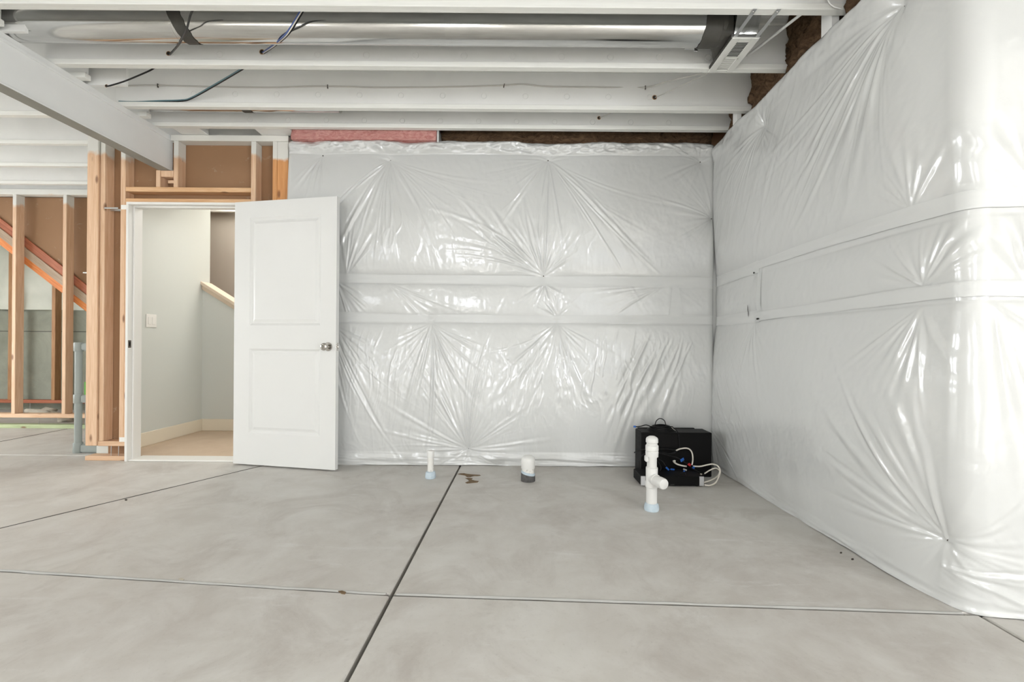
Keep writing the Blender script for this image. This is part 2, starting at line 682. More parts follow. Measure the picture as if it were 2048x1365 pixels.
# ================================================================== FLOOR
CEIL = 2.616          # underside of the floor joists
floor = box('floor', LEFT_X, RIGHT_X, REAR_Y, 6.45, -0.12, -0.045, 'joint_dirt')
struct(floor, 'grey concrete basement slab cut by control joints')


def clip(poly, p, d, keep_left):
    out = []
    side = lambda q: d.x * (q.y - p.y) - d.y * (q.x - p.x)
    for i in range(len(poly)):
        a, b = poly[i], poly[(i + 1) % len(poly)]
        sa, sb = side(a), side(b)
        if not keep_left:
            sa, sb = -sa, -sb
        if sa >= 0:
            out.append(a)
        if (sa > 0 and sb < 0) or (sa < 0 and sb > 0):
            out.append(a.lerp(b, sa / (sa - sb)))
    return out


def split(poly, a, b):
    a, b = Vector(a[:2]), Vector(b[:2])
    return clip(poly, a, b - a, True), clip(poly, a, b - a, False)


room = [Vector(q) for q in ((LEFT_X, REAR_Y), (RIGHT_X, REAR_Y), (RIGHT_X, 6.45), (LEFT_X, 6.45))]
jm_top, jm_x, jm_bot = F(921, 930), F(782, 1190), F(690, 1365)
lat_l, lat_r = F(0, 1142), F(1925, 1228)
# main joint runs away from the lens, the lateral one crosses it
leftp, rightp = split(room, jm_bot, jm_top)
lf, ln = split(leftp, lat_l, jm_x)[0], split(leftp, lat_l, jm_x)[1]
rf, rn = split(rightp, jm_x, lat_r)[0], split(rightp, jm_x, lat_r)[1]
rn_l, rn_r = split(rn, (1.675, -3), (1.675, 3))
slabs = [ln, rf, rn_l, rn_r]
d1, d2 = F(0, 1057), F(525, 932)
lf_a, lf_b = split(lf, d1, d2)
slabs.append(lf_b)
f1, f2 = split(lf_a, (-7, 3.80), (0, 3.80))
slabs.append(f2)
g1, g2 = split(f1, (-4.83, 0), (-4.83, 6))
slabs += [g1, g2]


def inset_poly(poly, d):
    n = len(poly)
    cen = sum(poly, Vector((0, 0))) / n
    area = sum(poly[i].x * poly[(i + 1) % n].y - poly[(i + 1) % n].x * poly[i].y for i in range(n))
    if area < 0:
        poly = poly[::-1]
    out = []
    for i in range(n):
        a, b, c = poly[i - 1], poly[i], poly[(i + 1) % n]
        e1, e2 = (b - a).normalized(), (c - b).normalized()
        n1, n2 = Vector((-e1.y, e1.x)), Vector((-e2.y, e2.x))
        m = n1 + n2
        out.append(b + m * (d / max(0.2, m.dot(n1))))
    return out


for poly in slabs:
    poly = [q for i, q in enumerate(poly) if (q - poly[i - 1]).length > 1e-4]
    a, b, c = inset_poly(poly, 0.0062), inset_poly(poly, 0.0070), inset_poly(poly, 0.0110)
    n = len(a)
    cen = sum(a, Vector((0, 0))) / n
    vs = [(q.x - cen.x, q.y - cen.y, z) for ring, z in ((a, -0.045), (b, -0.006), (c, 0.0)) for q in ring]
    fs = [tuple(range(2 * n, 3 * n))]
    for k in range(2):
        for i in range(n):
            j = (i + 1) % n
            fs.append((k * n + i, k * n + j, (k + 1) * n + j, (k + 1) * n + i))
    mesh_obj('slab', vs, fs, 'slab_concrete', floor, (cen.x, cen.y, 0))


def fill_strip(a, b, w, z, mat, n=60, seed=1):
    """caulk bead or dark painted shade line lying in a joint, slightly wavy"""
    a, b = Vector(a[:2]), Vector(b[:2])
    d = (b - a).normalized()
    nn = Vector((-d.y, d.x))
    vs, fs = [], []
    m = 5
    for i in range(n + 1):
        s = i / n
        c = a.lerp(b, s) + nn * 0.0025 * float(vnoise(np.array(s * 25), np.array(0.5), seed))
        ww = w * (1 + 0.25 * float(vnoise(np.array(s * 31), np.array(2.5), seed)))
        for k in range(m):
            q = (k / (m - 1) - 0.5)
            vs.append((*(c + nn * q * ww), z - 0.006 * (2 * q) ** 2))
    for i in range(n):
        for k in range(m - 1):
            fs.append((i * m + k, (i + 1) * m + k, (i + 1) * m + k + 1, i * m + k + 1))
    o = mesh_obj('joint_seal_or_shade', vs, fs, mat, floor, (0, 0, 0), True)
    return o


off_ = Vector((0, 0.0045, 0))
fill_strip(lat_l + (lat_l - jm_x) * 0.6 + off_, jm_x - Vector((0.02, 0, 0)) + off_, 0.017, 0.0035, 'joint_fill', seed=2)
plain('joint_shade', srgb(84, 80, 74), 0.9)  # dark strips that stand in for the shade inside the joint gaps
dk = Vector((0, -0.0085, 0))
fill_strip(lat_l + (lat_l - jm_x) * 0.6 + dk, jm_x - Vector((0.01, 0, 0)) + dk, 0.0055, 0.0012, 'joint_shade', seed=3)
fill_strip(jm_x + Vector((0.01, 0, 0)) + dk, lat_r + dk, 0.0055, 0.0012, 'joint_shade', seed=4)
fill_strip(d1 - (d2 - d1) * 0.16, d2 + (d2 - d1) * 0.06, 0.012, 0.0012, 'joint_shade', seed=6)
fill_strip((-4.83, 3.81), (-4.83, 4.95), 0.014, 0.0012, 'joint_shade', seed=7)
fill_strip(jm_x + Vector((0.02, 0, 0)) + off_, lat_r + off_, 0.016, 0.0035, 'joint_fill', seed=5)

# ================================================================== CEILING
ceiling = box('ceiling', LEFT_X, RIGHT_X, REAR_Y, 6.45, CEIL + 0.302, CEIL + 0.34, 'ceiling_white')
struct(ceiling, 'white sprayed underside of the floor deck above the joists')
FLW, FLH = 0.0445, 0.032
ring_me = None


def knock_ring():
    bm = bmesh.new()
    R, r = 0.0185, 0.0021
    seg, s2 = 20, 4
    rows = []
    for i in range(seg):
        a = 2 * math.pi * i / seg
        rows.append([bm.verts.new(((R + r * math.cos(2 * math.pi * k / s2)) * math.cos(a), r * math.sin(2 * math.pi * k / s2),
                                   (R + r * math.cos(2 * math.pi * k / s2)) * math.sin(a))) for k in range(s2)])
    for i in range(seg):
        for k in range(s2):
            bm.faces.new((rows[i][k], rows[(i + 1) % seg][k], rows[(i + 1) % seg][(k + 1) % s2], rows[i][(k + 1) % s2]))
    me = bpy.data.meshes.new('knockout')
    bm.to_mesh(me)
    bm.free()
    me.materials.append(G('ceiling_white'))
    me.polygons.foreach_set('use_smooth', [True] * len(me.polygons))
    return me


ring_me = knock_ring()


def joist(x0, x1, rear, rings=None):
    yc = rear - FLW / 2
    j = empty('joist', (x0, yc, CEIL))
    j.parent = ceiling
    j.location = Vector((x0, yc, CEIL)) - ceiling.location
    box('bottom_flange', x0, x1, yc - FLW / 2, yc + FLW / 2, CEIL, CEIL + FLH, 'flange_white', j, 0.002)
    box('top_flange', x0, x1, yc - FLW / 2, yc + FLW / 2, CEIL + 0.302 - FLH, CEIL + 0.302, 'flange_white', j, 0.002)
    box('web', x0, x1, yc - 0.0055, yc + 0.0055, CEIL + FLH, CEIL + 0.302 - FLH, 'ceiling_white', j)
    if rings:
        xs, z = rings
        for x in xs:
            link('knockout', ring_me, j, (x, yc - 0.0058, z))
    return j


JA, JB, JC, JD = 2.284, 2.768, 3.253, 3.542
J_R = 1.80
ringx = lambda off: [off + i * 0.294 for i in range(15) if -2.3 < off + i * 0.294 < 1.2]
for k in range(-4, 1):
    joist(-2.82, J_R if k == 0 else RIGHT_X - 0.02, JA + k * 0.486 if k else JA)
joist(-2.82, J_R, JB, (ringx(-2.36), CEIL + 0.075))
joist(-2.82, J_R, JC, (ringx(-2.27), CEIL + 0.10))
joist(-2.82, J_R, JD, (ringx(-2.33), CEIL + 0.062))
for y in (0.466, 0.952, 1.438, 1.924, 2.41, 2.905, 3.39, 3.87, 4.36, 4.85, 5.33, 5.82):
    joist(LEFT_X + 0.02, -2.70, y)
# panels closing the laps of the joists over the beam
for (y, xr) in ((2.44, -2.625), (2.945, -2.512)):
    box('blocking', -2.93, xr, y, y + 0.018, CEIL - 0.002, CEIL + 0.29, 'ceiling_white', ceiling)
# blocks on the joist bearing at the right hand wall
for (x0, x1, y0, y1) in ((1.600, 1.640, JA + 0.012, JA + 0.09), (1.595, 1.632, JC + 0.006, JC + 0.06)):
    box('squash_block', x0, x1, y0, y1, 2.545, CEIL + 0.29, 'ceiling_white', ceiling, 0.002)
# short blocks between the last joist and the stair wall plate
box('blocking', -2.66, -2.45, JD + 0.001, 3.66, CEIL + 0.002, CEIL + 0.09, 'ceiling_white', ceiling, 0.003)
box('blocking', -2.02, -1.74, JD + 0.001, 3.66, CEIL + 0.002, CEIL + 0.09, 'ceiling_white', ceiling, 0.003)
box('rim_board', -2.9, -1.75, 3.74, 3.77, CEIL, CEIL + 0.30, 'ceiling_white', ceiling)

# ================================================================== STEEL BEAM
BX1, BX0, BZ = -2.750, -2.842, CEIL - 0.284
beam = tag(empty('steel_beam', (-2.8, 3.66, BZ)), 'white painted steel beam running away under the joists on the left', 'beam')
Y0b, Y1b = REAR_Y + 0.02, 3.69
box('nailer', BX0 - 0.02, BX1 - 0.004, Y0b, Y1b, CEIL - 0.030, CEIL - 0.0005, 'beam_white', beam, 0.002)
box('top_flange', BX0, BX1, Y0b, Y1b, CEIL - 0.046, CEIL - 0.030, 'beam_white', beam, 0.002)
box('beam_web', BX0 + 0.012, BX1 - 0.012, Y0b, Y1b, BZ + 0.014, CEIL - 0.046, 'beam_white', beam)
box('bottom_flange', BX0, BX1, Y0b, Y1b, BZ + 0.0005, BZ + 0.014, 'beam_white', beam, 0.002)

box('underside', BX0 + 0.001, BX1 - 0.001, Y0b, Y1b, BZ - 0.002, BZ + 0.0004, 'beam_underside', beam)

# ================================================================== SHELL (out of frame, behind the lens)
def wall_with_openings(name, axis, at, a0, a1, z0, z1, opens, thick, label, mat='room_paint'):
    """wall made of panels around its openings; axis 'x' runs along X at Y=at"""
    bm = bmesh.new()

    def slab(p0, p1, q0, q1):
        if p1 - p0 < 1e-4 or q1 - q0 < 1e-4:
            return
        b = box_bm(p1 - p0, thick, q1 - q0)
        me = bpy.data.meshes.new('tmp')
        b.to_mesh(me)
        b.free()
        M = Matrix.Translation(((p0 + p1) / 2, 0, (q0 + q1) / 2))
        if axis == 'y':
            M = Matrix.Rotation(math.pi / 2, 4, 'Z') @ M
        me.transform(M)
        bm.from_mesh(me)
        bpy.data.meshes.remove(me)
    cur = a0
    for (p0, p1, q0, q1) in sorted(opens):
        slab(cur, p0, z0, z1)
        slab(p0, p1, z0, q0)
        slab(p0, p1, q1, z1)
        cur = p1
    slab(cur, a1, z0, z1)
    loc = (0, at - thick / 2, 0) if axis == 'x' else (at - thick / 2, 0, 0)
    return struct(bm_obj(name, bm, mat, None, loc), label)


wall_with_openings('wall_rear', 'x', REAR_Y, LEFT_X, RIGHT_X, 0, CEIL + 0.3, REAR_WIN, 0.12, 'painted wall with windows behind the camera')
wall_with_openings('wall_left', 'y', LEFT_X, REAR_Y, 6.45, 0, CEIL + 0.3, LEFT_WIN, 0.12, 'painted outer wall with windows at the far left')
wall_with_openings('wall_right', 'y', RIGHT_X + 0.12, REAR_Y, 1.8, 0, CEIL + 0.3, RIGHT_WIN, 0.12, 'painted outer wall on the right behind the camera')
win_n = 0
for axis, opens in (('x', REAR_WIN), ('y', LEFT_WIN), ('r', RIGHT_WIN)):
    for (p0, p1, q0, q1) in opens:
        win_n += 1
        w = struct(empty('window_%d' % win_n, (0, 0, 0)), 'white framed basement window out of frame')
        bars = [(p0, p0 + 0.05, q0, q1), (p1 - 0.05, p1, q0, q1), (p0, p1, q0, q0 + 0.05), (p0, p1, q1 - 0.05, q1),
                ((p0 + p1) / 2 - 0.025, (p0 + p1) / 2 + 0.025, q0, q1)]
        for (a, b, c, d) in bars:
            if axis == 'x':
                box('window_frame', a, b, REAR_Y - 0.11, REAR_Y - 0.05, c, d, 'window_frame_white', w)
            elif axis == 'r':
                box('window_frame', RIGHT_X + 0.05, RIGHT_X + 0.11, a, b, c, d, 'window_frame_white', w)
            else:
                box('window_frame', LEFT_X - 0.11, LEFT_X - 0.05, a, b, c, d, 'window_frame_white', w)

# foundation walls behind the sheeting
struct(box('wall_back', -1.80, 1.90, 3.66, 3.86, 0, 2.50, 'foundation_concrete'), 'foundation wall hidden behind the white sheeting')
struct(box('wall_side', 1.70, 1.90, 1.75, 3.66, 0, 2.50, 'foundation_concrete'), 'side foundation wall hidden behind the white sheeting')
struct(box('wall_return', 1.90, RIGHT_X, 1.75, 1.95, 0, CEIL + 0.3, 'foundation_concrete'), 'return of the side wall hidden behind the white sheeting')
struct(box('trim_1', 1.80, 1.84, 1.80, 3.86, 2.50, CEIL + 0.30, 'sheath_board'), 'rim board closing the joist ends on the right')
struct(box('trim_2', -1.74, 1.80, 3.80, 3.84, 2.50, CEIL + 0.30, 'sheath_board'), 'rim board above the back wall')

# ================================================================== POLY SHEETING
GS = 0.0052


def crease_sum(S, Z, creases):
    out = np.zeros_like(S)
    for (s0, z0, ang, L, w, amp, cur) in creases:
        ca, sa = math.cos(ang), math.sin(ang)
        ds, dz = S - s0, Z - z0
        m = (ds * ds + dz * dz) < (1.9 * L) ** 2
        if not m.any():
            continue
        al = ds[m] * ca + dz[m] * sa
        pe = -ds[m] * sa + dz[m] * ca - cur * np.abs(al) * al
        x = np.clip(al / L, 0, None)
        g = np.power(x, 0.5) * np.exp(-1.3 * x ** 2.2)
        ww = w * (0.42 + 0.75 * x)
        q = pe / ww
        out[m] += amp * g * (np.exp(-q * q) - 0.45 * np.exp(-((q - 1.5) ** 2)) - 0.45 * np.exp(-((q + 1.7) ** 2)))
    return out


def fan(s0, z0, a0, a1, n, L, amp, rng, w=0.012, cur=0.25):
    out = []
    # finer pleats riding between the main folds
    for i in range(int(n * 1.6)):
        a = rng.uniform(a0, a1)
        out.append((s0, z0, math.radians(a), L * rng.uniform(0.25, 0.95), 0.0062 * rng.uniform(0.8, 1.6), 0.34 * amp * rng.uniform(0.4, 1.2), rng.uniform(-cur, cur) * 1.5))
    for i in range(n):
        a = a0 + (a1 - a0) * (i + 0.5 + rng.uniform(-0.45, 0.45)) / n
        out.append((s0, z0, math.radians(a), L * rng.uniform(0.45, 1.1), w * rng.uniform(0.55, 1.4), amp * rng.uniform(0.35, 1.15) * rng.choice((1, 1, 1, -0.7)), rng.uniform(-cur, cur)))
    return out


def quilt(Z, cons, p=0.42):
    """0 on each line of cons, 1 between; cons sorted heights"""
    out = np.zeros_like(Z)
    for a, b in zip(cons, cons[1:]):
        m = (Z >= a) & (Z <= b)
        t_ = (Z[m] - a) / (b - a)
        out[m] = np.sin(np.pi * t_) ** p
    return out


def bump_at(S, Z, s0, z0, rs, rz):
    return np.exp(-((S - s0) / rs) ** 2 - ((Z - z0) / rz) ** 2)


BAND1, BAND2 = (1.432, 1.498), (1.122, 1.188)
BACK_Y = 3.635
rb = random.Random(5)


def bp(px, py, Y=3.57):
    v = P(px, py, Y)
    return v.x, v.z


back_pins = [bp(778, 317), bp(1097, 317), bp(1088, 551), bp(641, 307), bp(1405, 320), bp(1427, 435), bp(936, 900), bp(1115, 642), bp(862, 642)]
b_creases = []
s, z = back_pins[0]
b_creases += fan(s, z, -148, -98, 7, 0.75, 0.016, rb) + fan(s, z, -95, -72, 4, 0.85, 0.014, rb) + fan(s, z, -62, -20, 6, 0.9, 0.007, rb) + fan(s, z, 5, 40, 4, 0.5, 0.008, rb) + fan(s, z, 110, 170, 5, 0.2, 0.012, rb)
s, z = back_pins[1]
b_creases += fan(s, z, -105, -80, 4, 0.8, 0.012, rb) + fan(s, z, -62, -28, 7, 1.0, 0.010, rb) + fan(s, z, -165, -120, 5, 0.6, 0.007, rb) + fan(s, z, 160, 185, 3, 0.35, 0.012, rb) + fan(s, z, 2, 60, 6, 0.3, 0.010, rb)
s, z = back_pins[2]
b_creases += fan(s, z, 96, 170, 15, 0.62, 0.015, rb, 0.013, 0.5) + fan(s, z, 30, 92, 8, 0.4, 0.006, rb) + [(s, z, math.radians(88), 0.7, 0.012, 0.014, 0.02)]
s, z = back_pins[3]
b_creases += fan(s, z, -135, -85, 6, 0.42, 0.015, rb) + fan(s, z, 140, 200, 4, 0.2, 0.010, rb) + fan(s, z, 20, 60, 3, 0.2, 0.01, rb)
s, z = back_pins[4]
b_creases += fan(s, z, 150, 175, 4, 0.55, 0.012, rb) + fan(s, z, 195, 250, 6, 0.35, 0.007, rb) + fan(s, z, 20, 110, 5, 0.14, 0.010, rb)
s, z = back_pins[5]
b_creases += fan(s, z, 105, 175, 8, 0.42, 0.007, rb) + fan(s, z, 185, 260, 4, 0.3, 0.006, rb)
s, z = back_pins[6]
b_creases += fan(s, z, 75, 130, 9, 0.8, 0.012, rb) + fan(s, z, 20, 75, 6, 0.5, 0.006, rb) + fan(s, z, 150, 215, 7, 0.5, 0.011, rb) + fan(s, z, -30, 12, 4, 0.5, 0.009, rb) + fan(s, z, -120, -50, 4, 0.12, 0.010, rb)
s, z = back_pins[7]
z -= 0.02
b_creases += fan(s, z, -150, -80, 9, 0.55, 0.013, rb, 0.014, 0.5) + fan(s, z, -80, -20, 7, 0.5, 0.008, rb)
s, z = back_pins[8]
z -= 0.02
b_creases += fan(s, z, -112, -70, 8, 0.75, 0.020, rb, 0.016, 0.3) + fan(s, z, -160, -112, 5, 0.5, 0.007, rb) + fan(s, z, -65, -25, 4, 0.5, 0.007, rb)
for (px, py) in ((668, 560), (672, 655)):
    s, z = bp(px, py)
    b_creases += fan(s, z, -75, -20, 6, 0.35, 0.014, rb)
s, z = bp(690, 552)
b_creases += fan(s, z, 45, 100, 6, 0.45, 0.013, rb)
s, z = bp(662, 655)
b_creases += fan(s, z, -88, -50, 5, 0.8, 0.016, rb)
# pleats between the two bands
s, z = bp(1090, 566)
b_creases += fan(s, z, -150, -25, 12, 0.26, 0.010, rb, 0.012)
s, z = bp(1115, 634)
b_creases += fan(s, z, 40, 150, 9, 0.24, 0.009, rb, 0.012)
s, z = bp(771, 562)
b_creases += fan(s, z, -50, -25, 5, 0.45, 0.008, rb, 0.012)
s, z = bp(1330, 570)
b_creases += fan(s, z, 185, 215, 7, 0.5, 0.007, rb, 0.012)
# long slanting pleats above the cabinet
for k in range(12):
    s, z = bp(1385 - k * 9, 660 + rb.uniform(0, 40))
    b_creases.append((s, z, math.radians(-112 + rb.uniform(-8, 8) - k * 0.6), 0.75 * rb.uniform(0.6, 1.1), 0.02 * rb.uniform(0.6, 1.3), 0.012 * rb.uniform(0.4, 1.1), rb.uniform(-0.15, 0.25)))

BACK_X0, BACK_X1, BACK_TOP = -1.79, 1.632, 2.565


def back_d(S, Z):
    cons = [-0.12, BAND2[0], BAND2[1], BAND1[0], BAND1[1], 2.455, 2.62]
    amp = np.where(Z < BAND2[0], 0.048, np.where(Z < BAND1[0], 0.012, np.where(Z < 2.455, 0.048, 0.030)))
    q = quilt(Z, cons, 0.6)
    q = np.where(((Z >= BAND2[0]) & (Z <= BAND2[1])) | ((Z >= BAND1[0]) & (Z <= BAND1[1])), 0.0, q)
    d = 0.034 + amp * q
    d = d + 0.010 * fbm(S * 1.3, Z * 1.1, 2, 3) * q
    pull = np.ones_like(S)
    for (s0, z0) in back_pins:
        r = np.hypot(S - s0, (Z - z0) * 1.0)
        pull *= 1 - 0.85 * np.exp(-r / 0.075)
    d = 0.012 + (d - 0.012) * pull
    d = d + 0.85 * crease_sum(S, Z, b_creases) * np.clip(q * 1.6, 0, 1)
    # fine vertical crinkle fields where the film hangs loose
    low = np.clip((BAND2[0] - Z) / 0.12, 0, 1) * np.clip((Z - 0.03) / 0.12, 0, 1)
    warp = 0.5 * fbm(S * 3, Z * 3, 2, 21)
    vert = fbm(S * 19 + warp * 2.2, Z * 3.4 + warp, 4, 31)
    rid = np.clip(1 - np.abs(vert), 0, 1) ** 3
    mask = 0.25 + 1.0 * bump_at(S, Z, 0.62, 0.80, 0.50, 0.30) + 0.9 * bump_at(S, Z, -1.05, 0.75, 0.30, 0.30) + 0.5 * bump_at(S, Z, 0.05, 0.6, 0.3, 0.3)
    d = d + 0.0042 * rid * mask * low
    up = np.clip((Z - BAND1[1]) / 0.1, 0, 1) * np.clip((2.45 - Z) / 0.1, 0, 1)
    vert2 = fbm(S * 13 + warp * 2, Z * 2.6, 3, 45)
    d = d + 0.0022 * np.clip(1 - np.abs(vert2), 0, 1) ** 2 * up * (0.3 + bump_at(S, Z, 0.2, 1.75, 0.35, 0.25) + bump_at(S, Z, -0.95, 1.8, 0.35, 0.3))
    # rumpled hem along the top
    hem = np.clip((Z - 2.455) / 0.03, 0, 1)
    d = d + hem * (0.015 * fbm(S * 8 + Z * 9, Z * 20 - S * 4, 4, 61) + 0.012 * vnoise(S * 2.6, Z * 2, 70))
    # loose hem at the floor
    foot = np.clip((0.11 - Z) / 0.05, 0, 1)
    d = d + foot * (0.010 + 0.008 * fbm(S * 3.2, Z * 34 + S * 1.4, 3, 81))
    d = d + 0.0007 * fbm(S * 24, Z * 20, 3, 91)
    # sides turned back to the wall
    e = np.clip((S - BACK_X0) / 0.05, 0, 1)
    d = d * np.sqrt(np.clip(1 - (1 - e) ** 2, 0, 1))
    e2 = np.clip((1.60 - S) / 0.06, 0, 1)
    d = 0.004 + (d - 0.004) * np.sqrt(np.clip(1 - (1 - e2) ** 2, 0, 1))
    tp = np.clip((BACK_TOP - Z) / 0.05, 0, 1)
    d = -0.02 + (d + 0.02) * np.sqrt(np.clip(1 - (1 - tp) ** 2, 0, 1))
    return d


def back_map(S, Z, off=0.0):
    d = back_d(S, Z) + off
    return S, BACK_Y - d, Z


su = np.arange(BACK_X0, BACK_X1 + GS, GS)
sv = np.concatenate([np.linspace(0.0, BACK_TOP, int(BACK_TOP / GS))])
S, Zg = np.meshgrid(su, sv, indexing='ij')
X_, Y_, _ = back_map(S, Zg)
# the top edge sags and rises a little, the foot lies unevenly on the slab
topw = 0.018 * fbm(S * 2.0, S * 0 + 0.3, 3, 101)
Zw = Zg + topw * np.clip((Zg - 2.40) / 0.16, 0, 1) + 0.004 * (1 + fbm(S * 2.5, S * 0, 3, 111)) * np.clip((0.06 - Zg) / 0.06, 0, 1)
sheet_b = grid_obj('plastic_sheet', X_, Y_, Zw, 'poly_sheet')
tag(sheet_b, 'glossy white plastic sheeting pinned and taped over the back wall', 'plastic sheeting', 'white plastic sheets on the walls')

# ---- right hand sheet: runs forward from the corner, turns the outer corner, carries on to the right
RX, RY0, RL1, RR = 1.650, 3.640, 1.945, 0.055
RCY = RY0 - RL1


def right_path(s):
    s = np.asarray(s, float)
    arc = RR * math.pi / 2
    ph = np.clip((s - RL1) / arc, 0, 1) * math.pi / 2
    nx, ny = -np.cos(ph), -np.sin(ph)
    x = RX + RR + RR * nx + np.clip(s - RL1 - arc, 0, None)
    y = np.where(s < RL1, RY0 - s, RCY + RR * ny)
    return x, y, nx, ny


def rp(px, py, X=1.595):
    u, v = uv(px, py)
    Y = X * FPX / u
    return RY0 - Y, CAM_H - v / FPX * Y


rr_ = random.Random(9)
right_pins = [rp(1523, 252), rp(1795, 14), rp(1874, 1080), rp(1497, 556), rp(1500, 640), (RL1 + 0.03, 1.55), (RL1 + 0.05, 2.46)]
r_creases = []
s, z = right_pins[0]
r_creases += fan(s, z, 185, 250, 8, 0.45, 0.010, rr_) + fan(s, z, 30, 160, 9, 0.12, 0.010, rr_) + fan(s, z, -80, -30, 4, 0.5, 0.005, rr_)
s, z = right_pins[1]
r_creases += fan(s, z, 200, 262, 14, 0.95, 0.012, rr_, 0.018) + fan(s, z, 160, 198, 4, 0.4, 0.010, rr_) + fan(s, z, -80, -20, 3, 0.3, 0.006, rr_)
s, z = right_pins[2]
r_creases += fan(s, z, 95, 190, 12, 0.55, 0.011, rr_, 0.015) + fan(s, z, -60, 80, 9, 0.28, 0.007, rr_) + fan(s, z, 200, 300, 6, 0.22, 0.008, rr_)
s, z = right_pins[4]
z -= 0.02
r_creases += fan(s, z, -130, -40, 9, 0.45, 0.007, rr_)
s, z = right_pins[3]
r_creases += fan(s, z, 35, 80, 3, 0.3, 0.004, rr_)
s, z = RL1 - 0.10, BAND2[0] - 0.004
r_creases += fan(s, z, -150, -60, 9, 0.32, 0.013, rr_, 0.014)
s, z = RL1 - 0.10, BAND2[1] + 0.004
r_creases += fan(s, z, 30, 165, 11, 0.26, 0.011, rr_, 0.013)
s, z = RL1 - 0.15, BAND1[1] + 0.01
r_creases += fan(s, z, 55, 170, 11, 0.24, 0.010, rr_, 0.012)
for (s, z) in ((RL1 + 0.22, BAND1[1] + 0.01), (RL1 + 0.2, BAND2[1] + 0.01)):
    r_creases += fan(s, z, 50, 130, 6, 0.30, 0.018, rr_, 0.02)
s, z = RL1 + 0.10, BAND2[0] - 0.01
r_creases += fan(s, z, -100, -30, 5, 0.6, 0.018, rr_, 0.03)
s, z = RL1 - 0.02, 0.14
r_creases += fan(s, z, -35, 15, 6, 0.5, 0.018, rr_, 0.02)
s, z = 0.07, 0.30
r_creases += fan(s, z, -75, -15, 6, 0.35, 0.013, rr_)
RIGHT_TOP = 2.555


def right_d(S, Z):
    cons = [-0.12, BAND2[0], BAND2[1], BAND1[0], BAND1[1], 2.70]
    amp = np.where(Z < BAND2[0], 0.048, np.where(Z < BAND1[0], 0.010, 0.048))
    q = quilt(Z, cons, 0.6)
    q = np.where(((Z >= BAND2[0]) & (Z <= BAND2[1])) | ((Z >= BAND1[0]) & (Z <= BAND1[1])), 0.0, q)
    d = 0.034 + amp * q + 0.008 * fbm(S * 1.2, Z * 1.0, 2, 203) * q
    pull = np.ones_like(S)
    for (s0, z0) in right_pins:
        r = np.hypot(S - s0, Z - z0)
        pull *= 1 - 0.8 * np.exp(-r / 0.075)
    d = 0.012 + (d - 0.012) * pull
    # the film hugs the outer corner
    cx = np.exp(-((S - RL1 - 0.04) / 0.16) ** 2)
    d = d * (1 - 0.55 * cx)
    d = d + 0.62 * crease_sum(S, Z, r_creases) * np.clip(q * 1.6, 0, 1)
    low = np.clip((BAND2[0] - Z) / 0.15, 0, 1) * np.clip((Z - 0.03) / 0.1, 0, 1)
    a = S * 0.55 - Z * 0.83
    b = S * 0.83 + Z * 0.55
    n = fbm(a * 5 + 0.8 * fbm(S * 4, Z * 4, 2, 222), b * 15, 4, 231)
    d = d + 0.0045 * np.clip(1 - np.abs(n), 0, 1) ** 2.5 * low * (0.12 + 1.0 * bump_at(S, Z, 0.25, 0.5, 0.35, 0.30))
    up = np.clip((Z - BAND1[1]) / 0.1, 0, 1)
    n2 = fbm((S * 0.85 - Z * 0.5) * 11, (S * 0.5 + Z * 0.85) * 2.2, 3, 241)
    d = d + 0.0030 * np.clip(1 - np.abs(n2), 0, 1) ** 2 * up * (0.25 + bump_at(S, Z, 0.7, 2.0, 0.5, 0.35))
    topb = np.clip((Z - 2.40) / 0.08, 0, 1)
    d = d + topb * (0.012 * fbm(S * 5 + Z * 4, Z * 9 - S * 2.5, 3, 261) + 0.012)
    foot = np.clip((0.07 - Z) / 0.05, 0, 1)
    d = d + foot * (0.006 + 0.006 * fbm(S * 4, Z * 30 + S, 3, 281))
    d = d + 0.0006 * fbm(S * 24, Z * 20, 3, 291)
    e = np.clip(S / 0.09, 0, 1)
    d = 0.002 + (d - 0.002) * np.sqrt(np.clip(1 - (1 - e) ** 2, 0, 1))
    tp = np.clip((RIGHT_TOP - Z) / 0.05, 0, 1)
    d = -0.03 + (d + 0.03) * np.sqrt(np.clip(1 - (1 - tp) ** 2, 0, 1))
    return d


def right_map(S, Z, off=0.0):
    x, y, nx, ny = right_path(S)
    d = right_d(S, Z) + off
    return x + nx * d, y + ny * d, Z


R_END = RL1 + RR * math.pi / 2 + 1.75
ru = np.concatenate([np.linspace(0, RL1 - 0.02, 372), np.linspace(RL1 - 0.02, RL1 + 0.11, 27)[1:], np.linspace(RL1 + 0.11, RL1 + 0.75, 98)[1:], np.linspace(RL1 + 0.75, R_END, 36)[1:]])
rv = np.linspace(0.0, RIGHT_TOP, 470)
S, Zg = np.meshgrid(ru, rv, indexing='ij')
X_, Y_, _ = right_map(S, Zg)
topw = 0.022 * fbm(S * 1.8, S * 0 + 0.3, 3, 301)
Zw = Zg + topw * np.clip((Zg - 2.35) / 0.2, 0, 1) + 0.003 * (1 + fbm(S * 2.5, S * 0, 3, 311)) * np.clip((0.06 - Zg) / 0.06, 0, 1)
# beyond the outer corner the sheet climbs to the deck
sheet_r = grid_obj('plastic_sheet', X_, Y_, Zw, 'poly_sheet')
tag(sheet_r, 'white plastic sheeting over the side wall, wrapping its outer corner', 'plastic sheeting', 'white plastic sheets on the walls')


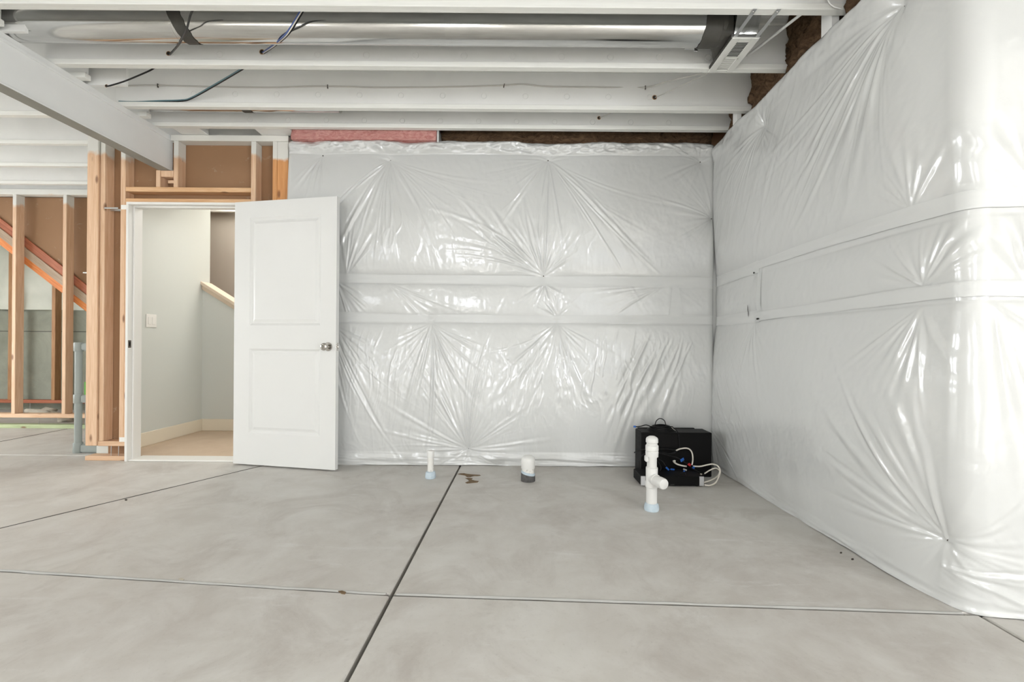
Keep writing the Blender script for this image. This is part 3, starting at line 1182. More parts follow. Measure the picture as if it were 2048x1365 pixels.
def tape(mapf, s0, s1, zc0, zc1, h0, h1, parent, seed, off=0.0035, vertical=False, step=0.012, label=None):
    n = max(4, int(abs(s1 - s0) / step))
    ss = np.linspace(s0, s1, n)
    t_ = np.linspace(0, 1, n)
    zc = zc0 + (zc1 - zc0) * t_ + 0.006 * fbm(ss * 1.7, ss * 0, 2, seed)
    hh = (h0 + (h1 - h0) * t_) * (1 + 0.10 * fbm(ss * 2.3, ss * 0 + 5, 3, seed + 1))
    m = 9
    k = np.linspace(-0.5, 0.5, m)
    S2 = np.repeat(ss[:, None], m, 1)
    Z2 = zc[:, None] + hh[:, None] * k[None, :]
    if vertical:
        S2, Z2 = zc[:, None] + hh[:, None] * k[None, :], np.repeat(ss[:, None], m, 1)
    bow = (1 - (2 * k[None, :]) ** 2) * 0.0006 + 0.0012 * np.clip(fbm(S2 * 5, Z2 * 30, 3, seed + 2), -1, 1)
    x, y, zz = mapf(S2, Z2, off + bow)
    # keep the tape flat and proud: never sink behind the film at its edges
    return grid_obj('seam_tape', x, y, zz, 'poly_tape', parent)


tape(back_map, BACK_X0 + 0.02, 1.60, 1.466, 1.455, 0.068, 0.090, sheet_b, 401)
tape(back_map, BACK_X0 + 0.02, -0.62, 1.160, 1.152, 0.082, 0.072, sheet_b, 411)
tape(back_map, -0.66, 1.60, 1.160, 1.158, 0.052, 0.066, sheet_b, 421, 0.005)
tape(right_map, 0.03, 0.66, 1.462, 1.475, 0.085, 0.080, sheet_r, 431)
tape(right_map, 0.60, R_END - 0.3, 1.488, 1.495, 0.050, 0.082, sheet_r, 441, 0.005)
tape(right_map, 0.03, 0.66, 1.150, 1.150, 0.075, 0.075, sheet_r, 451)
tape(right_map, 0.60, R_END - 0.3, 1.148, 1.180, 0.052, 0.075, sheet_r, 461, 0.005)
tape(right_map, 1.12, 1.50, 0.655, 0.665, 0.06, 0.06, sheet_r, 471, 0.002, vertical=True)
tape(back_map, 1.17, 1.44, 1.29, 1.29, 0.10, 0.05, sheet_b, 481, 0.004, vertical=True)
# little tears where the tape has split
for (px, py, w_, h_) in ((1491, 622, 0.004, 0.085), (1509, 638, 0.045, 0.006), (1501, 546, 0.022, 0.006)):
    s_, z_ = rp(px, py)
    ss = np.linspace(-0.5, 0.5, 9)
    if h_ > w_:
        S2 = s_ + np.outer(np.sqrt(np.clip(1 - (2 * ss) ** 2, 0.02, 1)) * w_, np.array([-1, 1.0]))
        Z2 = z_ + np.outer(ss * h_, np.array([1, 1.0]))
    else:
        S2 = s_ + np.outer(ss * w_, np.array([1, 1.0]))
        Z2 = z_ + np.outer(np.sqrt(np.clip(1 - (2 * ss) ** 2, 0.02, 1)) * h_, np.array([-1, 1.0]))
    x, y, zz = right_map(S2, Z2, 0.009)
    grid_obj('tear', x, y, zz, 'dark_gap', sheet_r)

# nails with their little washers
nail_bm = lathe_bm([(0.0052, 0), (0.0052, 0.002), (0.0030, 0.0028), (0, 0.0030)], 10)
nail_me = bpy.data.meshes.new('nail')
nail_bm.to_mesh(nail_me)
nail_bm.free()
nail_me.materials.append(G('nail_steel'))
for (s0, z0) in back_pins:
    x, y, zz = back_map(np.array([s0]), np.array([z0]), 0.002)
    o = link('nail', nail_me, sheet_b, (float(x[0]), float(y[0]), float(zz[0])))
    o.rotation_euler = (math.pi / 2, 0, 0)
for (s0, z0) in right_pins[:3]:
    x, y, zz = right_map(np.array([s0]), np.array([z0]), 0.002)
    o = link('nail', nail_me, sheet_r, (float(x[0]), float(y[0]), float(zz[0])))
    o.rotation_euler = (0, -math.pi / 2, 0)

# ================================================================== STAIR WALL WITH THE DOOR
WY0, WY1 = 3.643, 3.732
hall = struct(empty('wall_hall', (-2.6, WY0, 0)), 'bare stud wall around the open door, raised clear of the slab')
box('floor_plate', -3.41, -3.08, WY0 - 0.005, WY1, 0.0, 0.036, 'pine_plain_level', hall, 0.003)
box('bottom_plate', -3.312, -3.078, WY0 - 0.002, WY1, 0.116, 0.154, 'pine_plain_level', hall, 0.003)
box('stud', -3.402, -3.312, WY0 - 0.012, WY0 + 0.028, 0.119, 2.615, 'pine_upright', hall, 0.004)
box('stud', -3.306, -3.268, WY0, WY1, 0.154, 2.56, 'pine_upright', hall, 0.003)
box('stud', -3.144, -3.106, WY0, WY1, 0.154, 2.56, 'pine_upright', hall, 0.003)
box('trimmer', -3.1055, -3.0755, WY0, WY1, 0.154, 2.065, 'pine_plain_upright', hall, 0.003)
box('header', -3.105, -2.102, WY0, WY1, 2.067, 2.103, 'pine_header', hall, 0.003)
box('header', -3.105, -2.102, WY0, WY1, 2.158, 2.195, 'pine_header', hall, 0.003)
box('stud', -2.101, -2.062, WY0, WY1, 0.154, 2.567, 'pine_upright', hall, 0.003)
box('trimmer', -2.141, -2.1015, WY0, WY1, 0.154, 2.066, 'pine_plain_upright', hall, 0.003)
box('stud', -1.928, -1.892, WY0, WY1, 0.154, 2.567, 'fir_orange_upright', hall, 0.003)
box('stud', -1.8915, -1.803, WY0 + 0.002, WY0 + 0.04, 0.154, 2.567, 'fir_orange_upright', hall, 0.003)
box('bottom_plate', -2.141, -1.803, WY0 - 0.002, WY1, 0.116, 0.153, 'pine_plain_level', hall, 0.003)
box('floor_plate', -2.141, -1.803, WY0 - 0.005, WY1, 0.0, 0.036, 'pine_plain_level', hall, 0.003)
box('top_plate', -2.748, -1.803, WY0, WY1, 2.568, CEIL - 0.0005, 'pine_level', hall, 0.003)
box('cripple_stud', -2.722, -2.684, WY0, WY1, 2.196, 2.567, 'pine_upright', hall, 0.003)
box('cripple_stud', -2.862, -2.826, WY0, WY1, 2.196, 2.33, 'pine_upright', hall, 0.003)
box('beam_block', -2.822, -2.7235, WY0, WY1, 2.278, 2.328, 'pine_upright', hall, 0.003)
box('beam_block', -2.79, -2.7235, WY0 + 0.03, WY1, 2.236, 2.262, 'pine_plain_level', hall, 0.003)
# drywall hung on the stair side, its brown back towards the room
for (x0, x1, z0, z1) in ((-3.306, -3.068, 0.02, 2.60), (-3.068, -2.15, 2.075, 2.60), (-2.15, -1.80, 0.02, 2.60)):
    box('drywall', x0, x1, WY1 + 0.0005, WY1 + 0.013, z0, z1, 'drywall_paper', hall)
for (x, z) in ((-3.22, 0.036), (-3.16, 0.036)):
    lathe('spike', [(0.003, 0), (0.003, 0.085)], 'zinc', hall, (x, WY0 + 0.02, z), 8)
for z in (2.03, 0.17):
    box('shim', -3.135, -3.076, WY0 - 0.006, WY0 - 0.001, z - 0.018, z + 0.018, 'switch_white', hall, 0.001)
box('shim', -3.27, -3.145, WY0 + 0.05, WY0 + 0.058, 2.014, 2.030, 'zinc', hall)
box('shim', -3.268, -3.268 + 0.11, WY0 - 0.006, WY0 - 0.0015, 2.016, 2.028, 'zinc', hall, 0.001)

# ---- door frame and leaf
door = struct(empty('door_1', (-2.6, 3.60, 0)), 'white two panel door standing wide open in its frame')
JY0, JY1 = 3.612, 3.752
FXL, FXR = -3.072, -2.150
frame = box('jamb', FXL, FXL + 0.019, JY0, JY1, 0.0, 2.046, 'trim_white', door, 0.0015)
box('jamb', FXR - 0.019, FXR, JY0, JY1, 0.0, 2.046, 'trim_white', door, 0.0015)
box('head_jamb', FXL, FXR, JY0, JY1, 2.0465, 2.0655, 'trim_white', door, 0.0015)
box('door_stop', FXL + 0.019, FXL + 0.031, JY0 + 0.045, JY0 + 0.082, 0.0, 2.0345, 'trim_white', door, 0.002)
box('door_stop', FXR - 0.031, FXR - 0.019, JY0 + 0.045, JY0 + 0.082, 0.0, 2.0345, 'trim_white', door, 0.002)
box('door_stop', FXL + 0.019, FXR - 0.019, JY0 + 0.045, JY0 + 0.082, 2.0345, 2.0462, 'trim_white', door, 0.002)
sp = box('strike_plate', FXL + 0.0188, FXL + 0.0205, JY0 + 0.006, JY0 + 0.034, 0.905, 0.965, 'nickel_dark', door, 0.0005)
box('strike_hole', FXL + 0.0203, FXL + 0.0208, JY0 + 0.013, JY0 + 0.027, 0.920, 0.950, 'vent_dark', sp)
box('threshold', FXL + 0.02, FXR - 0.02, JY0 + 0.01, JY1 + 0.02, 0.0005, 0.012, 'switch_white', door, 0.003)

LW, LH, LT = 0.875, 2.032, 0.036


def leaf_mesh():
    verts, faces = [], []

    def V(x, y, z):
        verts.append((x, y, z))
        return len(verts) - 1
    # panels: (x0,x1,z0,z1) in leaf coordinates, leaf bottom = 0
    xs0, xs1 = 0.135, 0.745
    panels = [(xs0, xs1, 0.245, 0.895), (xs0, xs1, 1.075, 1.905)]
    for side in (0, 1):
        y = 0.0 if side == 0 else LT
        sg = 1 if side == 0 else -1
        xb = [0, xs0, xs1, LW]
        zb = [0, 0.245, 0.895, 1.075, 1.905, LH]
        for i in range(3):
            for j in range(5):
                if i == 1 and j in (1, 3):
                    continue
                q = [V(xb[i], y, zb[j]), V(xb[i + 1], y, zb[j]), V(xb[i + 1], y, zb[j + 1]), V(xb[i], y, zb[j + 1])]
                faces.append(q if side == 0 else q[::-1])
        for (a, b, c, d) in panels:
            loops = []
            for e, dep in ((0, 0), (0.006, 0.004), (0.016, 0.011), (0.024, 0.011), (0.046, 0.003), (0.052, 0.003)):
                yy = y + sg * dep
                loops.append([V(a + e, yy, c + e), V(b - e, yy, c + e), V(b - e, yy, d - e), V(a + e, yy, d - e)])
            for l0, l1 in zip(loops, loops[1:]):
                for k in range(4):
                    k2 = (k + 1) % 4
                    q = [l0[k], l0[k2], l1[k2], l1[k]]
                    faces.append(q if side == 0 else q[::-1])
            faces.append(loops[-1] if side == 0 else loops[-1][::-1])
    for (x0, z0, x1, z1) in ((0, 0, LW, 0), (LW, 0, LW, LH), (LW, LH, 0, LH), (0, LH, 0, 0)):
        q = [V(x0, 0, z0), V(x0, LT, z0), V(x1, LT, z1), V(x1, 0, z1)]
        faces.append(q)
    return verts, faces


lv, lf_ = leaf_mesh()
HX, HY, AX, AY = -2.163, 3.540, -1.304, 3.371
leaf = mesh_obj('leaf', lv, lf_, 'door_white', door, (HX, HY, 0.012))
leaf.rotation_euler = (0, 0, math.atan2(AY - HY, AX - HX))


def sub(o, parent, loc, rot=(0, 0, 0)):
    """re-parent keeping loc local to the parent"""
    o.parent = parent
    o.location = loc
    o.rotation_euler = rot
    return o


knob_prof = [(0.033, 0), (0.033, 0.004), (0.029, 0.010), (0.013, 0.013), (0.012, 0.028), (0.020, 0.034), (0.027, 0.044), (0.0285, 0.054), (0.026, 0.062), (0.018, 0.067), (0.012, 0.0672), (0.011, 0.064), (0, 0.064)]
for yy, rx in ((0.0, math.pi / 2), (LT, -math.pi / 2)):
    k = lathe('knob', knob_prof, 'nickel', None, (0, 0, 0), 32)
    sub(k, leaf, (LW - 0.062, yy, 0.915), (rx, 0, 0))
k = bm_obj('latch_plate', box_bm(0.002, 0.025, 0.057, 0.0005), 'nickel', None)
sub(k, leaf, (LW + 0.0005, LT / 2, 0.915))
k = bm_obj('latch_bolt', box_bm(0.012, 0.014, 0.018, 0.003), 'nickel', None)
sub(k, leaf, (LW + 0.006, LT / 2, 0.915))
for hz in (0.20, 1.0, 1.83):
    k = lathe('hinge', [(0.006, 0), (0.006, 0.09)], 'nickel', None, (0, 0, 0), 12)
    sub(k, leaf, (-0.004, LT + 0.006, hz))

# ---- vestibule and stairwell seen through the door
VX = -3.315
struct(box('wall_vestibule', VX - 0.10, VX, WY1 + 0.015, 4.985, 0.0, 2.62, 'vestibule_paint'), 'pale grey green wall left of the landing beyond the door')
# knee wall closing the stairs, cut to the slope of its cap
kA, kB = P(404, 572, 4.866), P(468, 612, 4.866)
slope = (kB.z - kA.z) / (kB.x - kA.x)
xr = -1.6
zr = kA.z + slope * (xr - VX)
kw = quadbox('wall_knee', [(VX, 4.866, 0), (xr, 4.866, 0), (xr, 4.985, 0), (VX, 4.985, 0), (VX, 4.866, kA.z), (xr, 4.866, zr), (xr, 4.985, zr), (VX, 4.985, kA.z)], 'vestibule_paint')
struct(kw, 'pale knee wall beside the stairs beyond the door')
cap = slant('cap', VX, kA.z + 0.045, xr, zr + 0.045, 0.032, 4.835, 5.01, 'cap_cream', kw)
slant('cap_apron', VX, kA.z + 0.010, xr, zr + 0.010, 0.042, 4.853, 4.8655, 'cap_cream', kw)
struct(box('wall_stairwell', -3.4, -1.5, 5.90, 5.98, 0, 3.6, 'stairwell_paint'), 'taupe stairwell wall beyond the knee wall')
struct(box('wall_landing', -1.60, -1.52, WY1 + 0.015, 5.9, 0, 3.6, 'vestibule_paint'), 'end wall of the landing hidden behind the open door')
struct(box('wall_soffit', VX - 0.1, -1.5, WY1 + 0.013, 4.7, 2.44, 2.48, 'stairwell_paint'), 'ceiling of the landing beyond the door')
struct(box('floor_landing', VX, -1.6, JY1 + 0.0, 4.866, 0.0006, 0.010, 'carpet_beige'), 'beige carpet on the landing beyond the door')
struct(box('baseboard_left', VX, VX + 0.014, JY1 + 0.004, 4.866, 0.0105, 0.135, 'baseboard_cream', None, 0.003), 'cream baseboard along the left landing wall')
struct(box('baseboard_back', VX + 0.0145, -1.62, 4.852, 4.8655, 0.0105, 0.135, 'baseboard_cream', None, 0.003), 'cream baseboard under the knee wall')
hr = empty('handrail', (-3.3, 5.82, 1.9))
tag(hr, 'wooden handrail sloping down the stairwell wall beyond the door', 'handrail')
ha, hb = P(420, 556, 5.82), P(470, 590, 5.82)
sl2 = (hb.z - ha.z) / (hb.x - ha.x)
slant('rail', -3.5, ha.z + sl2 * (-3.5 - ha.x), -2.2, ha.z + sl2 * (-2.2 - ha.x), 0.045, 5.80, 5.845, 'handrail_wood', hr)
slant('rail_board', -3.5, ha.z - 0.07 + sl2 * (-3.5 - ha.x), -2.2, ha.z - 0.07 + sl2 * (-2.2 - ha.x), 0.02, 5.85, 5.899, 'handrail_wood', hr)
# double rocker switch
y0s, y1s = 4.115, 4.235
swz = 0.5 * (P(299, 628, 4.17).z + P(299, 656, 4.17).z)
sw = tag(empty('light_switch', (VX, 4.175, swz - 0.06)), 'white double light switch on the landing wall', 'light switch')
box('switch_plate', VX + 0.0005, VX + 0.0065, y0s, y1s, swz - 0.060, swz + 0.060, 'switch_white', sw, 0.002)
for yc in (4.152, 4.198):
    box('rocker', VX + 0.0065, VX + 0.010, yc - 0.0165, yc + 0.0165, swz - 0.034, swz + 0.034, 'switch_white', sw, 0.002)

# ================================================================== STAIR STUD WALL ON THE FAR LEFT
SY0, SY1 = 4.965, 5.054
st = struct(empty('wall_stairs', (-5, SY0, 0)), 'bare stud wall enclosing the stairs on the far left')
SXR = VX - 0.101
box('floor_plate', LEFT_X + 0.01, SXR, SY0, SY1, 0.0, 0.040, 'pine_treated', st, 0.003)
box('bottom_plate', LEFT_X + 0.01, SXR, SY0, SY1, 0.115, 0.158, 'pine_plain_level', st, 0.003)
box('top_plate', LEFT_X + 0.01, SXR, SY0, SY1, 2.555, CEIL - 0.0005, 'pine_level', st, 0.003)
for x in (-7.6, -7.1, -6.55, -6.03, -5.462, -4.912, -4.36, -3.82):
    box('stud', x, x + 0.041, SY0, SY1, 0.1585, 2.5545, 'pine_upright', st, 0.003)
for x in (-5.2, -4.55, -3.95):
    lathe('spike', [(0.003, 0), (0.003, 0.09)], 'zinc', st, (x, SY0 + 0.04, 0.03), 8)
# stair line: ledger, stringer and skirt, all falling to the right
lA, lB = P(44, 491, SY1), P(173, 591, SY1)
m_ = (lB.z - lA.z) / (lB.x - lA.x)
zl = lambda x, dz=0: lA.z + m_ * (x - lA.x) + dz
XL, XR2 = -8.15, -3.50
slant('ledger', XL, zl(XL), XR2, zl(XR2), 0.082, SY1 + 0.001, SY1 + 0.039, 'pine_weathered', st)
slant('stringer', XL, zl(XL, -0.085), XR2, zl(XR2, -0.085), 0.085, SY1 + 0.012, SY1 + 0.052, 'fir_orange', st)
XL = -6.9
slant('skirt_board', XL, zl(XL, 0.105), XR2, zl(XR2, 0.105), 0.10, SY1 + 0.013, SY1 + 0.030, 'fir_red', st)
# brown drywall back above the stair line
xA = lA.x + (2.55 - 0.09 - lA.z) / m_
tri = [(xA, zl(xA, 0.09)), (-3.42, zl(-3.42, 0.09)), (-3.42, 2.56), (xA, 2.56)]
mesh_obj('drywall', [(x, 0, z) for x, z in tri] + [(x, 0.012, z) for x, z in tri],
         [(0, 1, 2, 3), (7, 6, 5, 4), (0, 4, 5, 1), (1, 5, 6, 2), (2, 6, 7, 3), (3, 7, 4, 0)], 'drywall_paper', st, (0, SY1 + 0.032, 0))
slant('stair_soffit', -7.2, zl(-7.2, -0.03), XR2, zl(XR2, -0.03), 0.10, SY1 + 0.055, 5.899, 'drywall_paper', st)
up = [(-6.4, zl(-6.4, -0.1)), (-3.4, zl(-3.4, -0.1)), (-3.4, 2.91), (-6.4, 2.91)]
struct(mesh_obj('wall_stairwell_upper', [(x, 0, z) for x, z in up] + [(x, 0.06, z) for x, z in up],
         [(0, 1, 2, 3), (7, 6, 5, 4), (0, 4, 5, 1), (1, 5, 6, 2), (2, 6, 7, 3), (3, 7, 4, 0)], 'stairwell_paint', None, (0, 5.90, 0)), 'taupe stairwell wall rising with the stairs')
box('cross_tie', -4.745, -4.05, SY1 - 0.03, SY1 + 0.0, P(145, 546, SY1).z - 0.008, P(145, 546, SY1).z + 0.004, 'trim_white', st)
box('rim_board', LEFT_X + 0.01, SXR, SY0 + 0.03, SY0 + 0.05, CEIL, CEIL + 0.30, 'ceiling_white', st)
# far side: foundation wall, blanket, furring studs
FY = 6.34
struct(box('wall_foundation', LEFT_X, -3.4, FY, 6.44, 0, 1.40, 'foundation_concrete'), 'grey green concrete foundation wall under the stairs')
struct(box('wall_upper', LEFT_X, -3.4, 6.40, 6.45, 1.40, CEIL + 0.3, 'room_paint'), 'wall above the foundation behind the stairs')
S, Zg = np.meshgrid(np.linspace(LEFT_X + 0.02, -3.45, 120), np.linspace(1.385, 2.9, 60), indexing='ij')
bl = grid_obj('insulation_blanket', S, FY - 0.05 - 0.05 * fbm(S * 1.6, Zg * 1.6, 3, 501) - 0.03 * np.sin(np.clip((Zg - 1.385) / 1.2, 0, 1) * math.pi), Zg, 'blanket_white')
tag(bl, 'pale insulation blanket hanging above the concrete wall under the stairs', 'insulation')
ff = struct(empty('wall_furring', (-5, 6.15, 0)), 'second stud wall standing in front of the foundation under the stairs')
box('bottom_plate', LEFT_X + 0.01, -3.45, 6.14, 6.23, 0.115, 0.157, 'fir_red', ff, 0.003)
for px in (16, 103, -70):
    x = P(px, 650, 6.14).x
    box('stud', x, x + 0.05, 6.14, 6.23, 0.1575, 2.3, 'pine_far_upright', ff, 0.003)
for px in (58, 176):
    x = P(px, 700, 6.15).x
    lathe('spike', [(0.004, 0), (0.004, 0.115)], 'zinc', ff, (x, 6.17, 0.0), 8)
struct(box('trim_3', LEFT_X, -3.45, FY - 0.004, FY - 0.0005, 1.085, 1.092, 'dark_gap'), 'form line across the foundation wall')


def lump(name, cen, sx, sy, sz, mat, seed, amp=0.35, sub=3, parent=None, freq=2.0):
    bm = bmesh.new()
    bmesh.ops.create_icosphere(bm, subdivisions=sub, radius=1.0)
    for v in bm.verts:
        n_ = float(fbm(np.array(v.co.x * freq + 7), np.array(v.co.y * freq + v.co.z * 1.7 * freq), 3, seed))
        k = 1 + amp * n_
        v.co = Vector((v.co.x * sx * k, v.co.y * sy * k, v.co.z * sz * k))
        v.co.z = max(v.co.z, -sz * 0.5)
    lo = min(v.co.z for v in bm.verts)
    return bm_obj(name, bm, mat, parent, (cen[0], cen[1], cen[2] - lo), True)


for (px, py, sx, sz, lab) in ((88, 834, 0.19, 0.075, 'crumpled pale insulation scrap lying under the stairs left of the second stud'),
                              (136, 843, 0.10, 0.05, 'small pale insulation scrap poking out under the stud wall plate')):
    c = F(px, py)
    tag(lump('insulation_scrap', (c.x, c.y if c.y > 5.2 else 5.2, 0.0005), sx, 0.09, sz, 'debris_pale', int(px)), lab, 'scrap')

# ================================================================== GREY PLASTIC RACK BEHIND THE STUDS
RKY = 3.89
b0 = F(156, 906)
rack = tag(empty('plastic_rack', (b0.x, b0.y, 0)), 'grey plastic shelf end frame standing behind the bare studs', 'rack')
px0 = b0.x
zt, zm = P(156, 686, b0.y).z, P(156, 798, b0.y).z
for dx, in ((0.0,), (0.42,)):
    lathe('post', [(0.026, 0.0), (0.026, zt - 0.06)], 'grey_rack_plastic', rack, (px0 + dx, b0.y, 0.03), 20)
    for zc, h in ((zt - 0.035, 0.075), (zm, 0.075), (0.045, 0.09)):
        lathe('socket', [(0.031, -h / 2), (0.034, -h / 2 + 0.006), (0.034, h / 2 - 0.006), (0.031, h / 2)], 'grey_rack_plastic', rack, (px0 + dx, b0.y, zc), 20)
for zc, h in ((zt - 0.035, 0.062), (zm, 0.066), (0.040, 0.072)):
    box('rung', px0 + 0.03, px0 + 0.39, b0.y - 0.018, b0.y + 0.018, zc - h / 2, zc + h / 2, 'grey_rack_plastic', rack, 0.008, seg=2)
gp = P(170, 788, 4.25)
cr = tag(empty('green_crate', (gp.x, 4.25, 0)), 'bright green plastic sliver showing behind the grey rack', 'crate')
box('crate_wall', gp.x - 0.012, gp.x + 0.10, 4.25, 4.27, gp.z - 0.02, gp.z + 0.11, 'green_plastic', cr, 0.004)
box('crate_wall', gp.x - 0.012, gp.x + 0.005, 4.27, 4.50, gp.z - 0.02, gp.z + 0.06, 'green_plastic', cr, 0.004)
box('crate_base', gp.x - 0.012, gp.x + 0.04, 4.26, 4.50, 0.0005, gp.z - 0.02, 'grey_rack_plastic', cr, 0.004)

# ================================================================== MINERAL WOOL
def batt(name, x0, x1, y0, y1, z0, z1, mat, seed, label, amp=0.02, n=26, roundness=0.5):
    bm = bmesh.new()
    bmesh.ops.create_cube(bm, size=1.0)
    bmesh.ops.subdivide_edges(bm, edges=bm.edges[:], cuts=n, use_grid_fill=True)
    sx, sy, sz = x1 - x0, y1 - y0, z1 - z0
    co = np.array([v.co[:] for v in bm.verts])
    m = np.abs(co).max(1)
    nrm = co / np.linalg.norm(co, axis=1)[:, None]
    rr = roundness * 0.35
    sh = co * (1 - rr) + nrm * 0.5 * 1.25 * rr
    sh = np.clip(sh, -0.5, 0.5)
    w = sh * np.array([sx, sy, sz])
    d = amp * (fbm(w[:, 0] * 16 + w[:, 1] * 7, w[:, 2] * 16 + w[:, 1] * 13, 4, seed))
    w = w + nrm * d[:, None]
    for v, c in zip(bm.verts, w):
        v.co = c
    o = bm_obj(name, bm, mat, None, ((x0 + x1) / 2, (y0 + y1) / 2, (z0 + z1) / 2), True)
    return tag(o, label, 'insulation', 'mineral wool batts above the sheeting')


batt('insulation_batt', 1.635, 1.80, JA + 0.05, JB - 0.05, 2.49, CEIL + 0.28, 'wool_brown', 601, 'brown mineral wool lump in the joist bay beside the ceiling register', 0.03)
batt('insulation_batt', 1.655, 1.79, JB + 0.01, JC - 0.05, 2.51, CEIL + 0.28, 'wool_brown', 611, 'square brown mineral wool batt above the side wall sheeting, second bay from the corner', 0.022, roundness=0.15)
batt('insulation_batt', 1.665, 1.79, JC + 0.02, JD - 0.05, 2.53, CEIL + 0.28, 'wool_brown', 621, 'small brown mineral wool batt in the narrow bay at the room corner', 0.022, roundness=0.2)
batt('insulation_batt', 1.62, 1.79, JA - 0.43, JA - 0.06, 2.49, CEIL + 0.28, 'wool_brown', 631, 'brown mineral wool at the top edge of the photo above the side wall sheeting', 0.022, roundness=0.3)
batt('insulation_batt', -0.575, 1.60, 3.668, 3.79, 2.505, CEIL + 0.25, 'wool_brown', 641, 'long dark brown mineral wool strip above the back sheeting', 0.014, 40, 0.05)
batt('insulation_batt', -1.745, -0.60, 3.556, 3.78, 2.548, CEIL + 0.20, 'wool_pink', 651, 'pink mineral wool batt above the back sheeting beside the stud wall', 0.006, 40, 0.10)
tag(box('paper_edge', -0.60, -0.585, 3.56, 3.70, 2.535, CEIL + 0.03, 'poly_sheet', None, 0.002), 'white facing edge at the end of the pink insulation batt', 'facing')

# ================================================================== DUCTS
DY, DZ, DR = 2.512, 2.704, 0.089
duct = tag(empty('round_duct', (-2.6, DY, DZ)), 'round galvanised duct running between the two nearest joists', 'duct')
for (x0, x1, r) in ((-3.25, -1.845, DR), (-1.845, -0.36, DR - 0.0008), (-0.36, 1.10, DR)):
    cyl_x('duct_section', x0, x1, DY, DZ, r, 'galvanised', duct, 56)
cyl_x('duct_seam', -0.375, -0.345, DY, DZ, DR + 0.0012, 'galvanised', duct, 56)


def tape_ring(x, w, skew, r, parent, y=DY, z=DZ):
    vs, fs = [], []
    seg = 48
    for k in (0, 1):
        for i in range(seg):
            a = 2 * math.pi * i / seg
            xx = (k - 0.5) * w + skew * math.sin(a) + 0.004 * float(vnoise(np.array(i * 0.7), np.array(k * 3.0), 77))
            vs.append((xx, r * math.cos(a), r * math.sin(a)))
    for i in range(seg):
        j = (i + 1) % seg
        fs.append((i, j, seg + j, seg + i))
    return mesh_obj('duct_tape', vs, fs, 'dark_tape', parent, (x, y, z), True)


tape_ring(-1.815, 0.07, -0.03, DR + 0.002, duct)
tape_ring(1.085, 0.115, 0.01, DR + 0.003, duct)
# damper lever at the end of the run
lev = P(1387, 99, 2.60)
lathe('damper_pin', [(0.004, 0), (0.004, 0.025)], 'zinc', duct, (lev.x, lev.y, lev.z + 0.005), 10)
box('damper_lever', lev.x - 0.05, lev.x + 0.004, lev.y - 0.006, lev.y + 0.006, lev.z, lev.z + 0.004, 'zinc', duct, 0.001)
box('wing_nut', lev.x + 0.002, lev.x + 0.022, lev.y - 0.004, lev.y + 0.004, lev.z - 0.012, lev.z + 0.006, 'zinc', duct, 0.002)
# boot feeding the register
RX0, RX1, RYN, RYF, RZ = 1.172, 1.318, 2.442, 2.752, CEIL - 0.004
boot = tag(empty('duct_boot', (1.25, 2.55, CEIL)), 'galvanised boot joining the round duct to the ceiling register', 'duct boot')
bx = [(1.13, DY - 0.09, CEIL + 0.02), (1.20, DY - 0.09, CEIL + 0.02)]
quadbox('boot_box', [(RX0 + 0.012, RYN + 0.012, RZ + 0.012), (RX1 - 0.012, RYN + 0.012, RZ + 0.012), (RX1 - 0.012, 2.715, RZ + 0.012), (RX0 + 0.012, 2.715, RZ + 0.012),
                     (RX0 + 0.012, RYN - 0.06, RZ + 0.20), (RX1 + 0.0, RYN - 0.06, RZ + 0.20), (RX1 + 0.0, 2.70, RZ + 0.20), (RX0 + 0.012, 2.70, RZ + 0.20)], 'galvanised', boot)
# mastic covered collar: square to round transition
vs, fs = [], []
seg = 32
sq = []
for i in range(seg):
    a = 2 * math.pi * i / seg
    cy, cz = math.cos(a), math.sin(a)
    vs.append((1.115, DY + (DR + 0.004) * cy, DZ + (DR + 0.004) * cz))
for i in range(seg):
    a = 2 * math.pi * i / seg
    cy, cz = math.cos(a), math.sin(a)
    k = 1 / max(abs(cy), abs(cz))
    vs.append((RX0 + 0.010, 2.575 + 0.125 * cy * k, RZ + 0.108 + 0.092 * cz * k))
for i in range(seg):
    j = (i + 1) % seg
    fs.append((i, seg + i, seg + j, j))
mesh_obj('boot_collar', vs, fs, 'dark_tape', boot, (0, 0, 0), True)

reg = tag(empty('ceiling_register', (1.245, 2.6, RZ)), 'white louvred ceiling register hanging under the joists', 'register')
fw = 0.028
# frame of the face
box('register_frame', RX0, RX0 + fw + 0.012, RYN, RYF, RZ - 0.006, RZ + 0.002, 'register_white', reg, 0.002)
box('register_frame', RX1 - fw - 0.012, RX1, RYN, RYF, RZ - 0.006, RZ + 0.002, 'register_white', reg, 0.002)
box('register_frame', RX0 + fw + 0.012, RX1 - fw - 0.012, RYN, RYN + fw + 0.006, RZ - 0.006, RZ + 0.002, 'register_white', reg, 0.002)
box('register_frame', RX0 + fw + 0.012, RX1 - fw - 0.012, RYF - fw, RYF, RZ - 0.006, RZ + 0.002, 'register_white', reg, 0.002)
box('register_back', RX0 + fw, RX1 - fw, RYN + fw, RYF - fw, RZ + 0.006, RZ + 0.010, 'register_dark', reg)
box('register_lip', RX0 - 0.006, RX1 + 0.004, RYN - 0.004, RYN + 0.003, RZ - 0.001, RZ + 0.016, 'zinc', reg, 0.001)
box('register_lip', RX0 - 0.006, RX0 + 0.002, RYN, RYF - 0.03, RZ - 0.0005, RZ + 0.016, 'dark_tape', reg, 0.001)
n_sl = 19
